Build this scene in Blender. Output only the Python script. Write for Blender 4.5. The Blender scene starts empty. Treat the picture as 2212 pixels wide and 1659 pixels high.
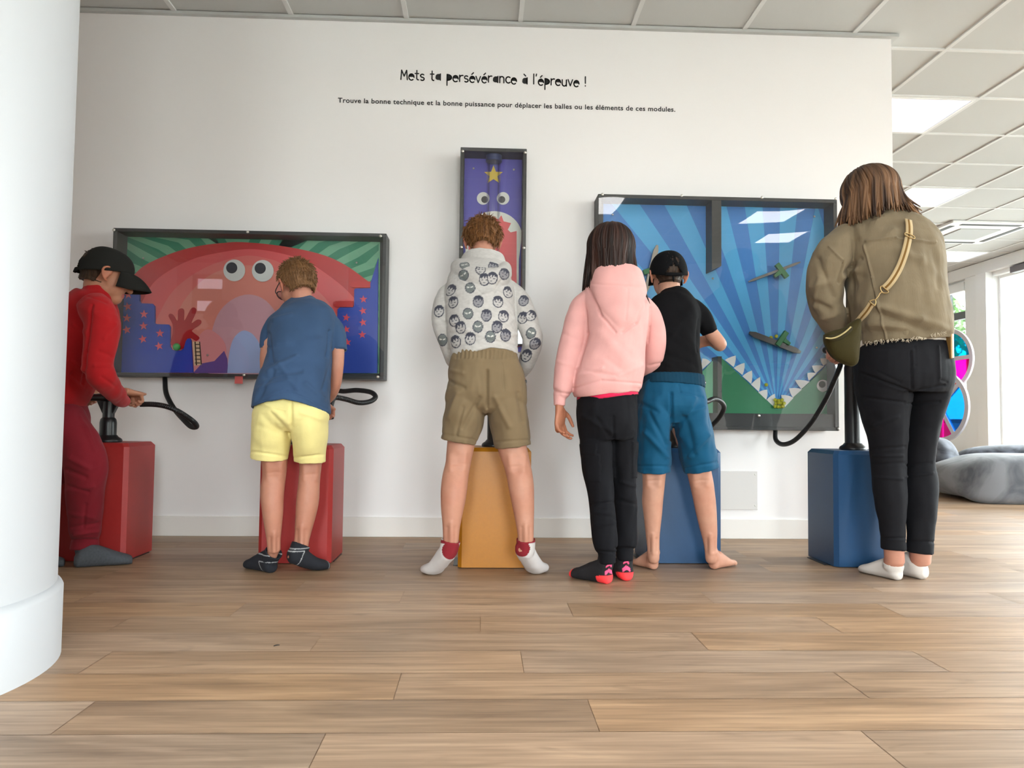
import bpy, bmesh, math, random
import numpy as np
from mathutils import Vector, Matrix
random.seed(7); RNG = np.random.default_rng(7)
SC = bpy.context.scene
COL = SC.collection

# ------------------------------------------------------------------ camera
IW, IH = 2212, 1659
FL, YAW, PITCH, ROLL, HC = 1628.05, .040209, .046182, .011337, .60946
_cy, _sy = math.cos(YAW), math.sin(YAW)
CF = np.array([_sy*math.cos(PITCH), _cy*math.cos(PITCH), math.sin(PITCH)])
_r = np.array([_cy, -_sy, 0.]); _u = np.cross(_r, CF)
_c, _s = math.cos(ROLL), math.sin(ROLL)
CR, CU = _c*_r+_s*_u, -_s*_r+_c*_u
CAM = np.array([0, 0, HC])
cd = bpy.data.cameras.new('camera'); cam = bpy.data.objects.new('camera', cd); COL.objects.link(cam)
cd.sensor_width = 36; cd.lens = FL/IW*36; cd.clip_start = .05; cd.clip_end = 200
M = Matrix.Identity(4)
for i in range(3):
    M[i][0], M[i][1], M[i][2], M[i][3] = CR[i], CU[i], -CF[i], CAM[i]
cam.matrix_world = M
SC.camera = cam

# ------------------------------------------------------------------ world, exposure, daylight
SC.view_settings.view_transform = 'Standard'; SC.view_settings.look = 'None'
SC.view_settings.gamma = 1; SC.view_settings.use_curve_mapping = False
SC.view_settings.exposure = 2.1
SC.cycles.use_denoising = True
SC.cycles.max_bounces = 10; SC.cycles.diffuse_bounces = 5; SC.cycles.glossy_bounces = 4
SC.cycles.transparent_max_bounces = 40
SC.cycles.sample_clamp_indirect = 6
SC.cycles.caustics_reflective = False; SC.cycles.caustics_refractive = False
W = bpy.data.worlds.new('sky'); SC.world = W; W.use_nodes = True
nt = W.node_tree; bg = nt.nodes['Background']
tc = nt.nodes.new('ShaderNodeTexCoord'); sx = nt.nodes.new('ShaderNodeSeparateXYZ')
cr = nt.nodes.new('ShaderNodeValToRGB')
nt.links.new(tc.outputs['Generated'], sx.inputs[0]); nt.links.new(sx.outputs['Z'], cr.inputs[0])
cr.color_ramp.elements[0].position = 0.0; cr.color_ramp.elements[0].color = (.6, .58, .54, 1)
cr.color_ramp.elements[1].position = .12; cr.color_ramp.elements[1].color = (.98, .985, 1, 1)
nt.links.new(cr.outputs[0], bg.inputs['Color'])
SKY = 8.0
bg.inputs['Strength'].default_value = SKY
WALL_Y = 3.911; CEIL = 2.7026
ROOM_R = 6.5; ROOM_L = -4.2; ROOM_B = -2.9; ROOM_F = 12.2
def portal(name, loc, rot, sx_, sy_):
    l = bpy.data.lights.new(name, 'AREA'); l.shape = 'RECTANGLE'; l.size = sx_; l.size_y = sy_
    l.cycles.is_portal = True
    o = bpy.data.objects.new(name, l); COL.objects.link(o); o.location = loc; o.rotation_euler = rot
# daylight openings: (y0, y1, z0, z1) on the right wall, (x0, x1, z0, z1) on the rear wall
WIN_R = [(-2.5, -.4, .95, 2.45), (1.7, 5.6, .35, 2.45), (6.1, 9.3, .12, 2.5), (9.78, 11.6, .62, 2.5)]
WIN_B = [(-4.02, -2.5, 2.0, 2.56), (-1.3, -.35, .2, 2.3), (.45, 1.75, .15, 2.4), (5.0, 6.2, .2, 2.4)]  # last three are unseen windows added for frontal light, placed clear of cover reflections
for a, b, c, d in WIN_R:
    portal('daylight_portal', (ROOM_R+.02, (a+b)/2, (c+d)/2), (0, math.pi/2, 0), d-c, b-a)
for a, b, c, d in WIN_B:
    portal('daylight_portal', ((a+b)/2, ROOM_B-.02, (c+d)/2), (math.pi/2, 0, 0), b-a, d-c)

# ------------------------------------------------------------------ helpers
def ray(px, py): return CF+CR*(px-IW/2)/FL+CU*(IH/2-py)/FL
def P(px, py, Y): d = ray(px, py); return CAM+d*(Y/d[1])
def PZ(px, py, Z): d = ray(px, py); return CAM+d*((Z-HC)/d[2])
def proj(co):
    d = np.asarray(co)-CAM; z = d@CF
    return np.stack([IW/2+FL*(d@CR)/z, IH/2-FL*(d@CU)/z], -1)
def nrm(v): v = np.asarray(v, float); return v/(np.linalg.norm(v)+1e-12)
def lin(c): return tuple((x/12.92 if x <= .04045 else ((x+.055)/1.055)**2.4) for x in (v/255 for v in c[:3]))
def R_(xL, xR, y, Y, dr): return ((xL+xR)/2, y, Y, (xR-xL)/2, dr)
def pp(px, py, Y, hw, dr=None):
    c = P(px, py, Y); ra = hw*Y/FL
    return (c[0], c[1], c[2], ra, ra if dr is None else dr)
def pts(l): return [pp(*t) for t in l]
def shr(l, k): return [(t[0], t[1], t[2], t[3]*k, (t[4]*k if len(t) > 4 and t[4] else None)) for t in l]
def spline(a, sub):
    a = np.asarray(a, float)
    if sub <= 1 or len(a) < 3: return a
    e = np.vstack([2*a[0]-a[1], a, 2*a[-1]-a[-2]]); out = []
    for i in range(1, len(e)-2):
        p0, p1, p2, p3 = e[i-1:i+3]
        for k in range(sub):
            t = k/sub
            out.append(.5*(2*p1+(p2-p0)*t+(2*p0-5*p1+4*p2-p3)*t*t+(3*p1-p0-3*p2+p3)*t**3))
    out.append(e[-2]); return np.array(out)
def wob(co, f, seed, n=7):
    g = np.random.default_rng(seed); co = np.asarray(co); o = np.zeros(len(co))
    for i in range(n):
        k = g.normal(size=3); k = k/np.linalg.norm(k)*f*g.uniform(.6, 1.6)
        o += np.sin(co@k*6.283+g.uniform(0, 6.28)+1.3*np.sin(co@g.normal(size=3)*f*3+g.uniform(0, 6)))
    return o/n**.5

class MB:
    def __init__(s): s.v, s.f, s.m = [], [], []
    def add(s, vs, fs, m=0):
        o = len(s.v); s.v += [tuple(float(x) for x in v) for v in vs]
        s.f += [tuple(i+o for i in f) for f in fs]; s.m += [m]*len(fs); return s
    def box(s, lo, hi, m=0):
        x0, y0, z0 = lo; x1, y1, z1 = hi
        return s.add([(x0,y0,z0),(x1,y0,z0),(x1,y1,z0),(x0,y1,z0),(x0,y0,z1),(x1,y0,z1),(x1,y1,z1),(x0,y1,z1)],
                     [(0,3,2,1),(4,5,6,7),(0,1,5,4),(1,2,6,5),(2,3,7,6),(3,0,4,7)], m)
    def cbox(s, lo, hi, b, m=0):   # box with chamfered vertical and top edges
        x0, y0, z0 = lo; x1, y1, z1 = hi
        def ring(i, z): return [(x0+b+i,y0+i,z),(x1-b-i,y0+i,z),(x1-i,y0+b+i,z),(x1-i,y1-b-i,z),(x1-b-i,y1-i,z),(x0+b+i,y1-i,z),(x0+i,y1-b-i,z),(x0+i,y0+b+i,z)]
        vs = ring(0, z0)+ring(0, z1-b)+ring(b*.8, z1); fs = []
        for k in (0, 8):
            for i in range(8): fs.append((k+i, k+(i+1) % 8, k+8+(i+1) % 8, k+8+i))
        fs += [tuple(range(16, 24)), tuple(range(7, -1, -1))]
        return s.add(vs, fs, m)
    def prism(s, poly, d, m=0):    # poly: 3D points (in order), d: extrusion vector
        n = len(poly); d = np.asarray(d); vs = list(poly)+[np.asarray(p)+d for p in poly]
        fs = [tuple(range(n)), tuple(range(2*n-1, n-1, -1))]+[(i, i+n, (i+1) % n+n, (i+1) % n) for i in range(n)]
        return s.add(vs, fs, m)
    def ell(s, c, ax, nu=20, nv=14, m=0):
        c = np.asarray(c); ax = np.asarray(ax); vs = [c+ax[2]]; fs = []
        for j in range(1, nv):
            t = math.pi*j/nv
            for i in range(nu):
                a = 2*math.pi*i/nu
                vs.append(c+ax[0]*math.sin(t)*math.cos(a)+ax[1]*math.sin(t)*math.sin(a)+ax[2]*math.cos(t))
        vs.append(c-ax[2]); L = len(vs)-1
        for i in range(nu):
            fs.append((0, 1+i, 1+(i+1) % nu)); fs.append((L, L-nu+(i+1) % nu, L-nu+i))
            for j in range(nv-2):
                a = 1+j*nu; fs.append((a+i, a+nu+i, a+nu+(i+1) % nu, a+(i+1) % nu))
        return s.add(vs, fs, m)
    def sph(s, c, r, m=0, nu=16, nv=10): return s.ell(c, np.eye(3)*r, nu, nv, m)
    def lathe(s, c, prof, axis=(0,0,1), n=28, m=0):   # prof: (radius, height along axis)
        c = np.asarray(c); z = nrm(axis); x = nrm(np.cross(z, (0,1,0) if abs(z[1]) < .9 else (1,0,0))); y = np.cross(z, x)
        vs, fs = [], []
        for r, h in prof:
            for i in range(n):
                a = 2*math.pi*i/n; vs.append(c+z*h+(x*math.cos(a)+y*math.sin(a))*max(r, 1e-5))
        for j in range(len(prof)-1):
            for i in range(n): fs.append((j*n+i, j*n+(i+1) % n, (j+1)*n+(i+1) % n, (j+1)*n+i))
        fs += [tuple(range(n-1, -1, -1)), tuple(range((len(prof)-1)*n, len(prof)*n))]
        return s.add(vs, fs, m)
    def tube(s, p, n=20, sub=4, e=2., ref='auto', ax=None, open0=0, open1=0, th=.011, rnd=0, m=0):
        a = spline(p, sub); C = a[:, :3]; ra = np.maximum(a[:, 3], 1e-4).copy(); rb = np.maximum(a[:, 4], 1e-4).copy()
        T = np.gradient(C, axis=0); T = T/(np.linalg.norm(T, axis=1, keepdims=True)+1e-12)
        same = np.allclose(ra, rb, rtol=1e-3)
        fr = []
        if ax is not None: fr = [(np.asarray(ax[0]), np.asarray(ax[1]))]*len(C)
        elif ref == 'x' or (ref == 'auto' and not same):
            for t in T:
                x = np.array([1., 0, 0]); x = nrm(x-x.dot(t)*t); fr.append((x, np.cross(t, x)))
        else:
            x = nrm(np.cross(T[0], (.3, 1, .2)))
            for t in T:
                x = nrm(x-x.dot(t)*t); fr.append((x, np.cross(t, x)))
        rings = [(C[i], fr[i], ra[i], rb[i]) for i in range(len(C))]
        def inner(idx, depth):
            out = []; acc = 0; order = idx; prev = None
            for i in order:
                if prev is not None: acc += np.linalg.norm(C[i]-C[prev])
                prev = i; out.append((C[i], fr[i], max(ra[i]-th, .002), max(rb[i]-th, .002)))
                if acc > depth: break
            return out
        if open1: rings = rings+inner(range(len(C)-1, -1, -1), open1)
        if open0: rings = list(reversed(inner(range(len(C)), open0)))+rings
        if rnd:
            h0 = [(C[0]-T[0]*ra[0]*math.sin(q)*.9, fr[0], ra[0]*math.cos(q), rb[0]*math.cos(q)) for q in (1.4, 1.05, .6)]
            h1 = [(C[-1]+T[-1]*ra[-1]*math.sin(q)*.9, fr[-1], ra[-1]*math.cos(q), rb[-1]*math.cos(q)) for q in (.6, 1.05, 1.4)]
            if rnd in (1, 3) and not open1: rings = rings+h1
            if rnd in (2, 3) and not open0: rings = h0+rings
        vs, fs = [], []
        ang = [2*math.pi*i/n for i in range(n)]
        cs = [(math.copysign(abs(math.cos(q))**(2/e), math.cos(q)), math.copysign(abs(math.sin(q))**(2/e), math.sin(q))) for q in ang]
        for c, (x, y), A, B in rings:
            for cc, ss in cs: vs.append(c+x*cc*A+y*ss*B)
        for j in range(len(rings)-1):
            for i in range(n): fs.append((j*n+i, j*n+(i+1) % n, (j+1)*n+(i+1) % n, (j+1)*n+i))
        fs += [tuple(range(n-1, -1, -1)), tuple(range((len(rings)-1)*n, len(rings)*n))]
        return s.add(vs, fs, m)
    def mesh(s, name, base=(0,0,0), smooth=True):
        me = bpy.data.meshes.new(name); b = np.asarray(base)
        me.from_pydata([tuple(np.asarray(v)-b) for v in s.v], [], s.f)
        me.polygons.foreach_set('material_index', s.m); me.polygons.foreach_set('use_smooth', [smooth]*len(s.f))
        bm = bmesh.new(); bm.from_mesh(me); bmesh.ops.recalc_face_normals(bm, faces=bm.faces); bm.to_mesh(me); bm.free()
        me.update(); return me
    def obj(s, name, mats, parent=None, base=None, smooth=True, bevel=0, angle=None, colfn=None):
        if base is None: base = np.array(parent['_base']) if parent is not None else (0, 0, 0)
        me = s.mesh(name, base, smooth)
        if colfn: colour(me, colfn, base)
        return link(name, me, mats, parent, base, bevel, angle)
def link(name, me, mats, parent, base, bevel=0, angle=None):
    o = bpy.data.objects.new(name, me); COL.objects.link(o)
    for m in (mats if isinstance(mats, (list, tuple)) else [mats]): me.materials.append(m)
    if parent is not None: o.parent = parent; o['_base'] = [float(x) for x in parent['_base']]
    else: o.location = [float(x) for x in base]; o['_base'] = [float(x) for x in base]
    if bevel:
        b = o.modifiers.new('bevel', 'BEVEL'); b.width = bevel; b.segments = 2; b.limit_method = 'ANGLE'
    if angle:
        try: me.set_sharp_from_angle(angle=math.radians(angle))
        except Exception: pass
    return o
def tag(o, label, cat, group=None):
    o['label'] = label; o['category'] = cat
    if group: o['group'] = group
    return o
def thing(name, label, cat, base, group=None):
    o = bpy.data.objects.new(name, None); COL.objects.link(o); o.empty_display_size = .05
    o.location = [float(x) for x in base]; o['_base'] = [float(x) for x in base]
    return tag(o, label, cat, group)
def struct(o): o['kind'] = 'structure'; return o
def colour(me, fn, base):
    n = len(me.vertices); co = np.empty(n*3); me.vertices.foreach_get('co', co); co = co.reshape(-1, 3)+np.asarray(base)
    no = np.empty(n*3); me.vertex_normals.foreach_get('vector', no); no = no.reshape(-1, 3)
    c = np.ones((n, 4)); c[:, :3] = fn(co, no)
    a = me.color_attributes.new('Col', 'FLOAT_COLOR', 'POINT'); a.data.foreach_set('color', c.ravel())
def remesh(mb, name, mats, parent=None, base=None, vox=.005, smooth=2, disp=None, colfn=None, warp=None):
    if base is None: base = np.array(parent['_base'])
    me = mb.mesh('tmp'); o = bpy.data.objects.new('tmp', me); COL.objects.link(o)
    m = o.modifiers.new('r', 'REMESH'); m.mode = 'VOXEL'; m.voxel_size = vox; m.use_smooth_shade = True
    if smooth: q = o.modifiers.new('s', 'SMOOTH'); q.factor = .5; q.iterations = smooth
    dg = bpy.context.evaluated_depsgraph_get(); dg.update()
    me2 = bpy.data.meshes.new_from_object(o.evaluated_get(dg)); me2.name = name
    bpy.data.objects.remove(o); bpy.data.meshes.remove(me)
    n = len(me2.vertices); co = np.empty(n*3); me2.vertices.foreach_get('co', co); co = co.reshape(-1, 3)
    if disp is not None:
        no = np.empty(n*3); me2.vertex_normals.foreach_get('vector', no); no = no.reshape(-1, 3)
        co = co+no*disp(co, no)[:, None]
    if warp is not None: co = warp(co)
    me2.vertices.foreach_set('co', (co-np.asarray(base)).ravel()); me2.update()
    me2.polygons.foreach_set('use_smooth', [True]*len(me2.polygons))
    if colfn: colour(me2, colfn, base)
    me2.materials.clear()
    return link(name, me2, mats, parent, base)
def hem(xs, dys, y0, y1, Yc, fade=.25):   # lowers (+) or lifts (-) a hem on the side that faces the room; amounts in px along x
    def f(co):
        q = proj(co); w = np.clip((q[:, 1]-y0)/(y1-y0), 0, 1)**1.5*np.clip((Yc-co[:, 1])/fade+.5, 0, 1); co = co.copy()
        co[:, 2] -= np.interp(q[:, 0], xs, dys)*w*co[:, 1]/FL; return co
    return f
def segd(q, a, b):
    a = np.asarray(a, float); b = np.asarray(b, float); d = b-a
    t = np.clip(((q-a)@d)/(d@d+1e-9), 0, 1); return np.linalg.norm(q-a-t[:, None]*d, axis=1)
def folds(lines, noise=.0015, nf=9, seed=1, facing=True):
    # lines: ((x,y),(x,y), width_px, depth_m) of creases and ridges on the side that faces the room
    def f(co, no):
        q = proj(co); o = wob(co, nf, seed)*noise*.6+wob(co*np.array([1, 1, .45]), nf*1.9, seed+5)*noise*.4
        w = np.clip(-no[:, 1]*2.5+.3, 0, 1) if facing else 1
        for a, b, wd, dp in lines: o = o+1.4*dp*np.exp(-(segd(q, a, b)/max(wd, 2.4))**2)*w
        return o
    return f

# ------------------------------------------------------------------ materials
def mat(name, rgb, rough=.5, metal=0, spec=.5, bump=None, var=None, emit=None, vc=False, coat=0, sheen=0):
    m = bpy.data.materials.new(name); m.use_nodes = True; n = m.node_tree; b = n.nodes['Principled BSDF']
    c = lin(rgb)+(1,)
    b.inputs['Base Color'].default_value = c; b.inputs['Roughness'].default_value = rough
    b.inputs['Metallic'].default_value = metal; b.inputs['Specular IOR Level'].default_value = spec
    if coat: b.inputs['Coat Weight'].default_value = coat; b.inputs['Coat Roughness'].default_value = .1
    if sheen: b.inputs['Sheen Weight'].default_value = sheen
    src = None
    if vc:
        a = n.nodes.new('ShaderNodeAttribute'); a.attribute_name = 'Col'; src = a.outputs['Color']
        n.links.new(src, b.inputs['Base Color'])
    t = None
    if var or bump: t = n.nodes.new('ShaderNodeTexCoord')
    if var:   # (scale, amount, stretch)
        nz = n.nodes.new('ShaderNodeTexNoise'); nz.inputs['Scale'].default_value = var[0]; nz.inputs['Detail'].default_value = 6
        mp = n.nodes.new('ShaderNodeMapping'); mp.inputs['Scale'].default_value = var[2] if len(var) > 2 else (1, 1, 1)
        n.links.new(t.outputs['Object'], mp.inputs[0]); n.links.new(mp.outputs[0], nz.inputs['Vector'])
        mr = n.nodes.new('ShaderNodeMapRange'); mr.inputs[1].default_value = .3; mr.inputs[2].default_value = .7
        mr.inputs[3].default_value = 1-var[1]; mr.inputs[4].default_value = 1+var[1]
        n.links.new(nz.outputs[0], mr.inputs[0])
        mx = n.nodes.new('ShaderNodeMix'); mx.data_type = 'RGBA'; mx.blend_type = 'MULTIPLY'; mx.inputs[0].default_value = 1
        if src: n.links.new(src, mx.inputs[6])
        else: mx.inputs[6].default_value = c
        n.links.new(mr.outputs[0], mx.inputs[7]); n.links.new(mx.outputs[2], b.inputs['Base Color'])
    if bump:  # (scale, strength, stretch)
        nz = n.nodes.new('ShaderNodeTexNoise'); nz.inputs['Scale'].default_value = bump[0]; nz.inputs['Detail'].default_value = 3
        mp = n.nodes.new('ShaderNodeMapping'); mp.inputs['Scale'].default_value = bump[2] if len(bump) > 2 else (1, 1, 1)
        n.links.new(t.outputs['Object'], mp.inputs[0]); n.links.new(mp.outputs[0], nz.inputs['Vector'])
        bp = n.nodes.new('ShaderNodeBump'); bp.inputs['Strength'].default_value = bump[1]; bp.inputs['Distance'].default_value = .002
        n.links.new(nz.outputs[0], bp.inputs['Height']); n.links.new(bp.outputs[0], b.inputs['Normal'])
    if emit: b.inputs['Emission Color'].default_value = lin(emit[0])+(1,); b.inputs['Emission Strength'].default_value = emit[1]
    return m
def clear(name, tint=(255,255,255), refl=1., wave=0, rough=0.):
    m = bpy.data.materials.new(name); m.use_nodes = True; n = m.node_tree; n.nodes.clear()
    o = n.nodes.new('ShaderNodeOutputMaterial'); t = n.nodes.new('ShaderNodeBsdfTransparent'); g = n.nodes.new('ShaderNodeBsdfGlossy')
    g.inputs['Roughness'].default_value = rough; t.inputs['Color'].default_value = lin(tint)+(1,)
    f = n.nodes.new('ShaderNodeFresnel'); f.inputs['IOR'].default_value = 1.49; mx = n.nodes.new('ShaderNodeMixShader')
    mu = n.nodes.new('ShaderNodeMath'); mu.operation = 'MULTIPLY'; mu.inputs[1].default_value = refl
    n.links.new(f.outputs[0], mu.inputs[0]); n.links.new(mu.outputs[0], mx.inputs[0])
    n.links.new(t.outputs[0], mx.inputs[1]); n.links.new(g.outputs[0], mx.inputs[2]); n.links.new(mx.outputs[0], o.inputs[0])
    if wave:
        tc = n.nodes.new('ShaderNodeTexCoord'); nz = n.nodes.new('ShaderNodeTexNoise'); nz.inputs['Scale'].default_value = 2.2; nz.inputs['Detail'].default_value = 0
        n.links.new(tc.outputs['Object'], nz.inputs['Vector'])
        bp = n.nodes.new('ShaderNodeBump'); bp.inputs['Strength'].default_value = wave; bp.inputs['Distance'].default_value = .02
        n.links.new(nz.outputs[0], bp.inputs['Height']); n.links.new(bp.outputs[0], g.inputs['Normal'])
    return m
_flat = {}
def flat(rgb, rough=.45):
    k = (rgb, rough)
    if k not in _flat:
        c = np.array(lin(rgb)); g = c.mean(); c = np.clip((g+(c-g)*1.12)*1.22, .004, .9); v = tuple(255*(12.92*x if x < .0031308 else 1.055*x**(1/2.4)-.055) for x in c)
        _flat[k] = mat('print_%d_%d_%d' % rgb, v, rough)
    return _flat[k]
m_wall = mat('wall_paint', (238,235,235), .38, bump=(60, .03), spec=.4)
m_pillar = mat('column_paint', (180,183,187), .45, bump=(25, .05))
m_trim = mat('trim_paint', (234,230,226), .4)
m_white = mat('white_paint', (235,236,236), .5)
m_tile = mat('ceiling_tile', (196,197,196), .85, bump=(220, .12))
m_bar = mat('ceiling_bar', (216,217,216), .5)
m_led = mat('led_diffuser', (235,240,250), .4, emit=((255,252,248), 2.4))
m_led_dim = mat('led_diffuser_dim', (225,232,250), .3, emit=((216,228,255), .22))
m_frame = mat('graphite_board', (58,60,61), .5, bump=(40, .04))
m_black = mat('black_plastic', (22,23,25), .35, bump=(120, .03))
m_rubber = mat('black_hose', (20,20,22), .45)
m_steel = mat('bolt_metal', (205,203,196), .28, metal=1)
m_brass = mat('brass', (176,150,104), .3, metal=1)
m_red = mat('red_box_paint', (158,42,40), .42, bump=(300, .05), var=(90, .03))
m_yel = mat('yellow_box_paint', (180,114,12), .42, bump=(300, .05), var=(90, .03))
m_blu = mat('blue_box_paint', (14,62,102), .42, bump=(300, .05), var=(90, .03))
m_acryl = clear('clear_acrylic', refl=1.0)
m_acryl_w = clear('wavy_acrylic', refl=1.0, wave=.35)
m_glass = clear('window_glass', (245,250,250), refl=.8)
m_glass_dim = clear('dimmed_window_glass', (150,146,150), refl=.8)  # grey tint only dims this window's reflection in the game cover
m_winframe = mat('window_frame_grey', (92,96,98), .45)
m_skin = mat('skin', (210,160,135), .5, vc=True, spec=.35, var=(60, .035))
m_vc = mat('printed_jersey', (255,255,255), .85, vc=True, bump=(700, .25), sheen=.1)
m_hair = mat('hair_strands', (255,255,255), .55, vc=True, spec=.28)
m_sock = mat('knit_sock', (255,255,255), .9, vc=True, bump=(900, .3))
def cloth(name, rgb, rough=.85, b=(600, .25), var=(14, .05), sheen=.1): k = min(1, max(rgb)/160); return mat(name, rgb, rough, bump=b, var=var, sheen=sheen*k*k, spec=.12+.18*k)

# ------------------------------------------------------------------ floor
def build_floor():
    w, y0, L = .1715, 1.495-.1715*30, 1.05
    seen = {}
    for x1, y1, x2, y2 in [(652,1263,630,1282),(278,1336,247,1364),(525,1308,494,1333),(266,1406,187,1455),(225,1508,136,1575),(868,1457,850,1505),
                           (1124,1407,1132,1452),(1265,1504,1290,1563),(1038,1336,1037,1363),(890,1283,877,1308),(830,1245,823,1262),(712,1572,667,1655),(1518,1283,1545,1305),(1500,1368,1525,1405)]:
        p = (PZ(x1, y1, 0)+PZ(x2, y2, 0))/2; seen[int((p[1]-y0)//w)] = p[0]
    g = np.random.default_rng(3); vs, fs, cs = [], [], []
    nrow = int((ROOM_F+.2-y0)/w)+1
    for r in range(nrow):
        ya = y0+r*w; yb = ya+w
        if yb < ROOM_B: continue
        x = seen.get(r, g.uniform(0, L)); x -= math.ceil((x-ROOM_L)/L)*L
        while x < ROOM_R+.2:
            e = .0009; o = len(vs)
            vs += [(x+e, ya+e, 0), (x+L-e, ya+e, 0), (x+L-e, yb-e, 0), (x+e, yb-e, 0)]; fs.append((o, o+1, o+2, o+3))
            c = (g.random(), g.random(), g.random(), 1); cs += [c]*4; x += L
    o = len(vs); vs += [(ROOM_L-.3, ROOM_B-.3, -.001), (ROOM_R+.3, ROOM_B-.3, -.001), (ROOM_R+.3, ROOM_F+.3, -.001), (ROOM_L-.3, ROOM_F+.3, -.001)]
    fs.append((o, o+1, o+2, o+3)); cs += [(0, .5, .5, 1)]*4
    me = bpy.data.meshes.new('floor'); me.from_pydata(vs, [], fs)
    a = me.color_attributes.new('Plank', 'FLOAT_COLOR', 'POINT'); a.data.foreach_set('color', np.array(cs).ravel())
    m = bpy.data.materials.new('oak_vinyl_planks'); m.use_nodes = True; n = m.node_tree; b = n.nodes['Principled BSDF']; N = n.nodes.new; Lk = n.links.new
    at = N('ShaderNodeAttribute'); at.attribute_name = 'Plank'; sp = N('ShaderNodeSeparateColor'); Lk(at.outputs['Color'], sp.inputs[0])
    tc = N('ShaderNodeTexCoord'); cx = N('ShaderNodeCombineXYZ'); mu = N('ShaderNodeMath'); mu.operation = 'MULTIPLY'; mu.inputs[1].default_value = 37
    Lk(sp.outputs[1], mu.inputs[0]); Lk(mu.outputs[0], cx.inputs[2]); Lk(mu.outputs[0], cx.inputs[0])
    va = N('ShaderNodeVectorMath'); Lk(tc.outputs['Object'], va.inputs[0]); Lk(cx.outputs[0], va.inputs[1])
    def noise(scale, stretch, det, dist=0):
        mp = N('ShaderNodeMapping'); mp.inputs['Scale'].default_value = stretch; Lk(va.outputs[0], mp.inputs[0])
        q = N('ShaderNodeTexNoise'); q.inputs['Scale'].default_value = scale; q.inputs['Detail'].default_value = det; q.inputs['Distortion'].default_value = dist
        Lk(mp.outputs[0], q.inputs['Vector']); return q.outputs[0]
    fine = noise(90, (.045, 1, 1), 8, .4); broad = noise(9, (.14, 1, 1), 4, 1.2); knots = noise(5, (.5, 2.2, 1), 3, 2.5)
    cr = N('ShaderNodeValToRGB'); Lk(broad, cr.inputs[0]); E = cr.color_ramp.elements
    E[0].position = .3; E[0].color = lin((146,118,92))+(1,); E[1].position = .7; E[1].color = lin((178,147,117))+(1,)
    e = E.new(.5); e.color = lin((162,132,104))+(1,)
    def mul(col, val, lo, hi, a=.3, bb=.7):
        mr = N('ShaderNodeMapRange'); mr.inputs[1].default_value = a; mr.inputs[2].default_value = bb; mr.inputs[3].default_value = lo; mr.inputs[4].default_value = hi; Lk(val, mr.inputs[0])
        mx = N('ShaderNodeMix'); mx.data_type = 'RGBA'; mx.blend_type = 'MULTIPLY'; mx.inputs[0].default_value = 1; Lk(col, mx.inputs[6]); Lk(mr.outputs[0], mx.inputs[7]); return mx.outputs[2]
    c = mul(cr.outputs[0], fine, .76, 1.16); c = mul(c, knots, 1.03, .76, .6, .78); c = mul(c, sp.outputs[0], .87, 1.1, 0, 1)
    hs = N('ShaderNodeHueSaturation'); Lk(c, hs.inputs['Color'])
    mr = N('ShaderNodeMapRange'); mr.inputs[3].default_value = .8; mr.inputs[4].default_value = 1.05; Lk(sp.outputs[2], mr.inputs[0]); Lk(mr.outputs[0], hs.inputs['Saturation'])
    Lk(hs.outputs[0], b.inputs['Base Color']); b.inputs['Roughness'].default_value = .46; b.inputs['Specular IOR Level'].default_value = .34
    bp = N('ShaderNodeBump'); bp.inputs['Strength'].default_value = .12; bp.inputs['Distance'].default_value = .002; Lk(fine, bp.inputs['Height']); Lk(bp.outputs[0], b.inputs['Normal'])
    return struct(link('floor', me, m, None, (0,0,0)))
build_floor()

# ------------------------------------------------------------------ walls, windows, ceiling, column
WR = P(1925, 77, WALL_Y)[0]
struct(MB().box((ROOM_L, WALL_Y, 0), (WR, WALL_Y+.16, CEIL+.05)).obj('wall_back', m_wall, smooth=False))
struct(MB().box((ROOM_L, WALL_Y-.013, 0), (WR, WALL_Y, .1)).obj('baseboard_back', m_trim, smooth=False, bevel=.002))
struct(MB().box((ROOM_L, WALL_Y-.026, CEIL-.012), (WR+.03, WALL_Y+.19, CEIL+.004)).obj('trim_1', mat('edge_trim_grey', (186,187,186), .5), smooth=False))
struct(MB().box((ROOM_L-.2, ROOM_B-.2, 0), (ROOM_L, ROOM_F+.2, CEIL+.3)).obj('wall_left', m_wall, smooth=False))
struct(MB().box((ROOM_L-.2, ROOM_F, 0), (ROOM_R+.2, ROOM_F+.2, CEIL+.3)).obj('wall_far', m_white, smooth=False))
def wall_with_holes(name, holes, a0, a1, place, m):
    b = MB(); prev = a0
    for a, c, z0, z1 in holes:
        place(b, prev, a, 0, CEIL+.3); place(b, a, c, 0, z0); place(b, a, c, z1, CEIL+.3); prev = c
    place(b, prev, a1, 0, CEIL+.3); return struct(b.obj(name, m, smooth=False))
wall_with_holes('wall_right', WIN_R, ROOM_B-.2, ROOM_F+.2, lambda b, a, c, z0, z1: b.box((ROOM_R, a, z0), (ROOM_R+.2, c, z1)), m_white)
wall_with_holes('wall_rear', WIN_B, ROOM_L-.2, ROOM_R+.2, lambda b, a, c, z0, z1: b.box((a, ROOM_B-.2, z0), (c, ROOM_B, z1)), m_wall)
struct(MB().box((ROOM_R-.07, 6.0, CEIL-.15), (ROOM_R, ROOM_F, CEIL)).obj('trim_2', m_white, smooth=False, bevel=.004))
struct(MB().box((ROOM_R-.09, 9.3, 0), (ROOM_R, 9.5, CEIL-.15)).box((ROOM_R-.06, 9.5, 0), (ROOM_R, 9.76, CEIL-.15)).obj('trim_3', m_white, smooth=False, bevel=.004))
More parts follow.
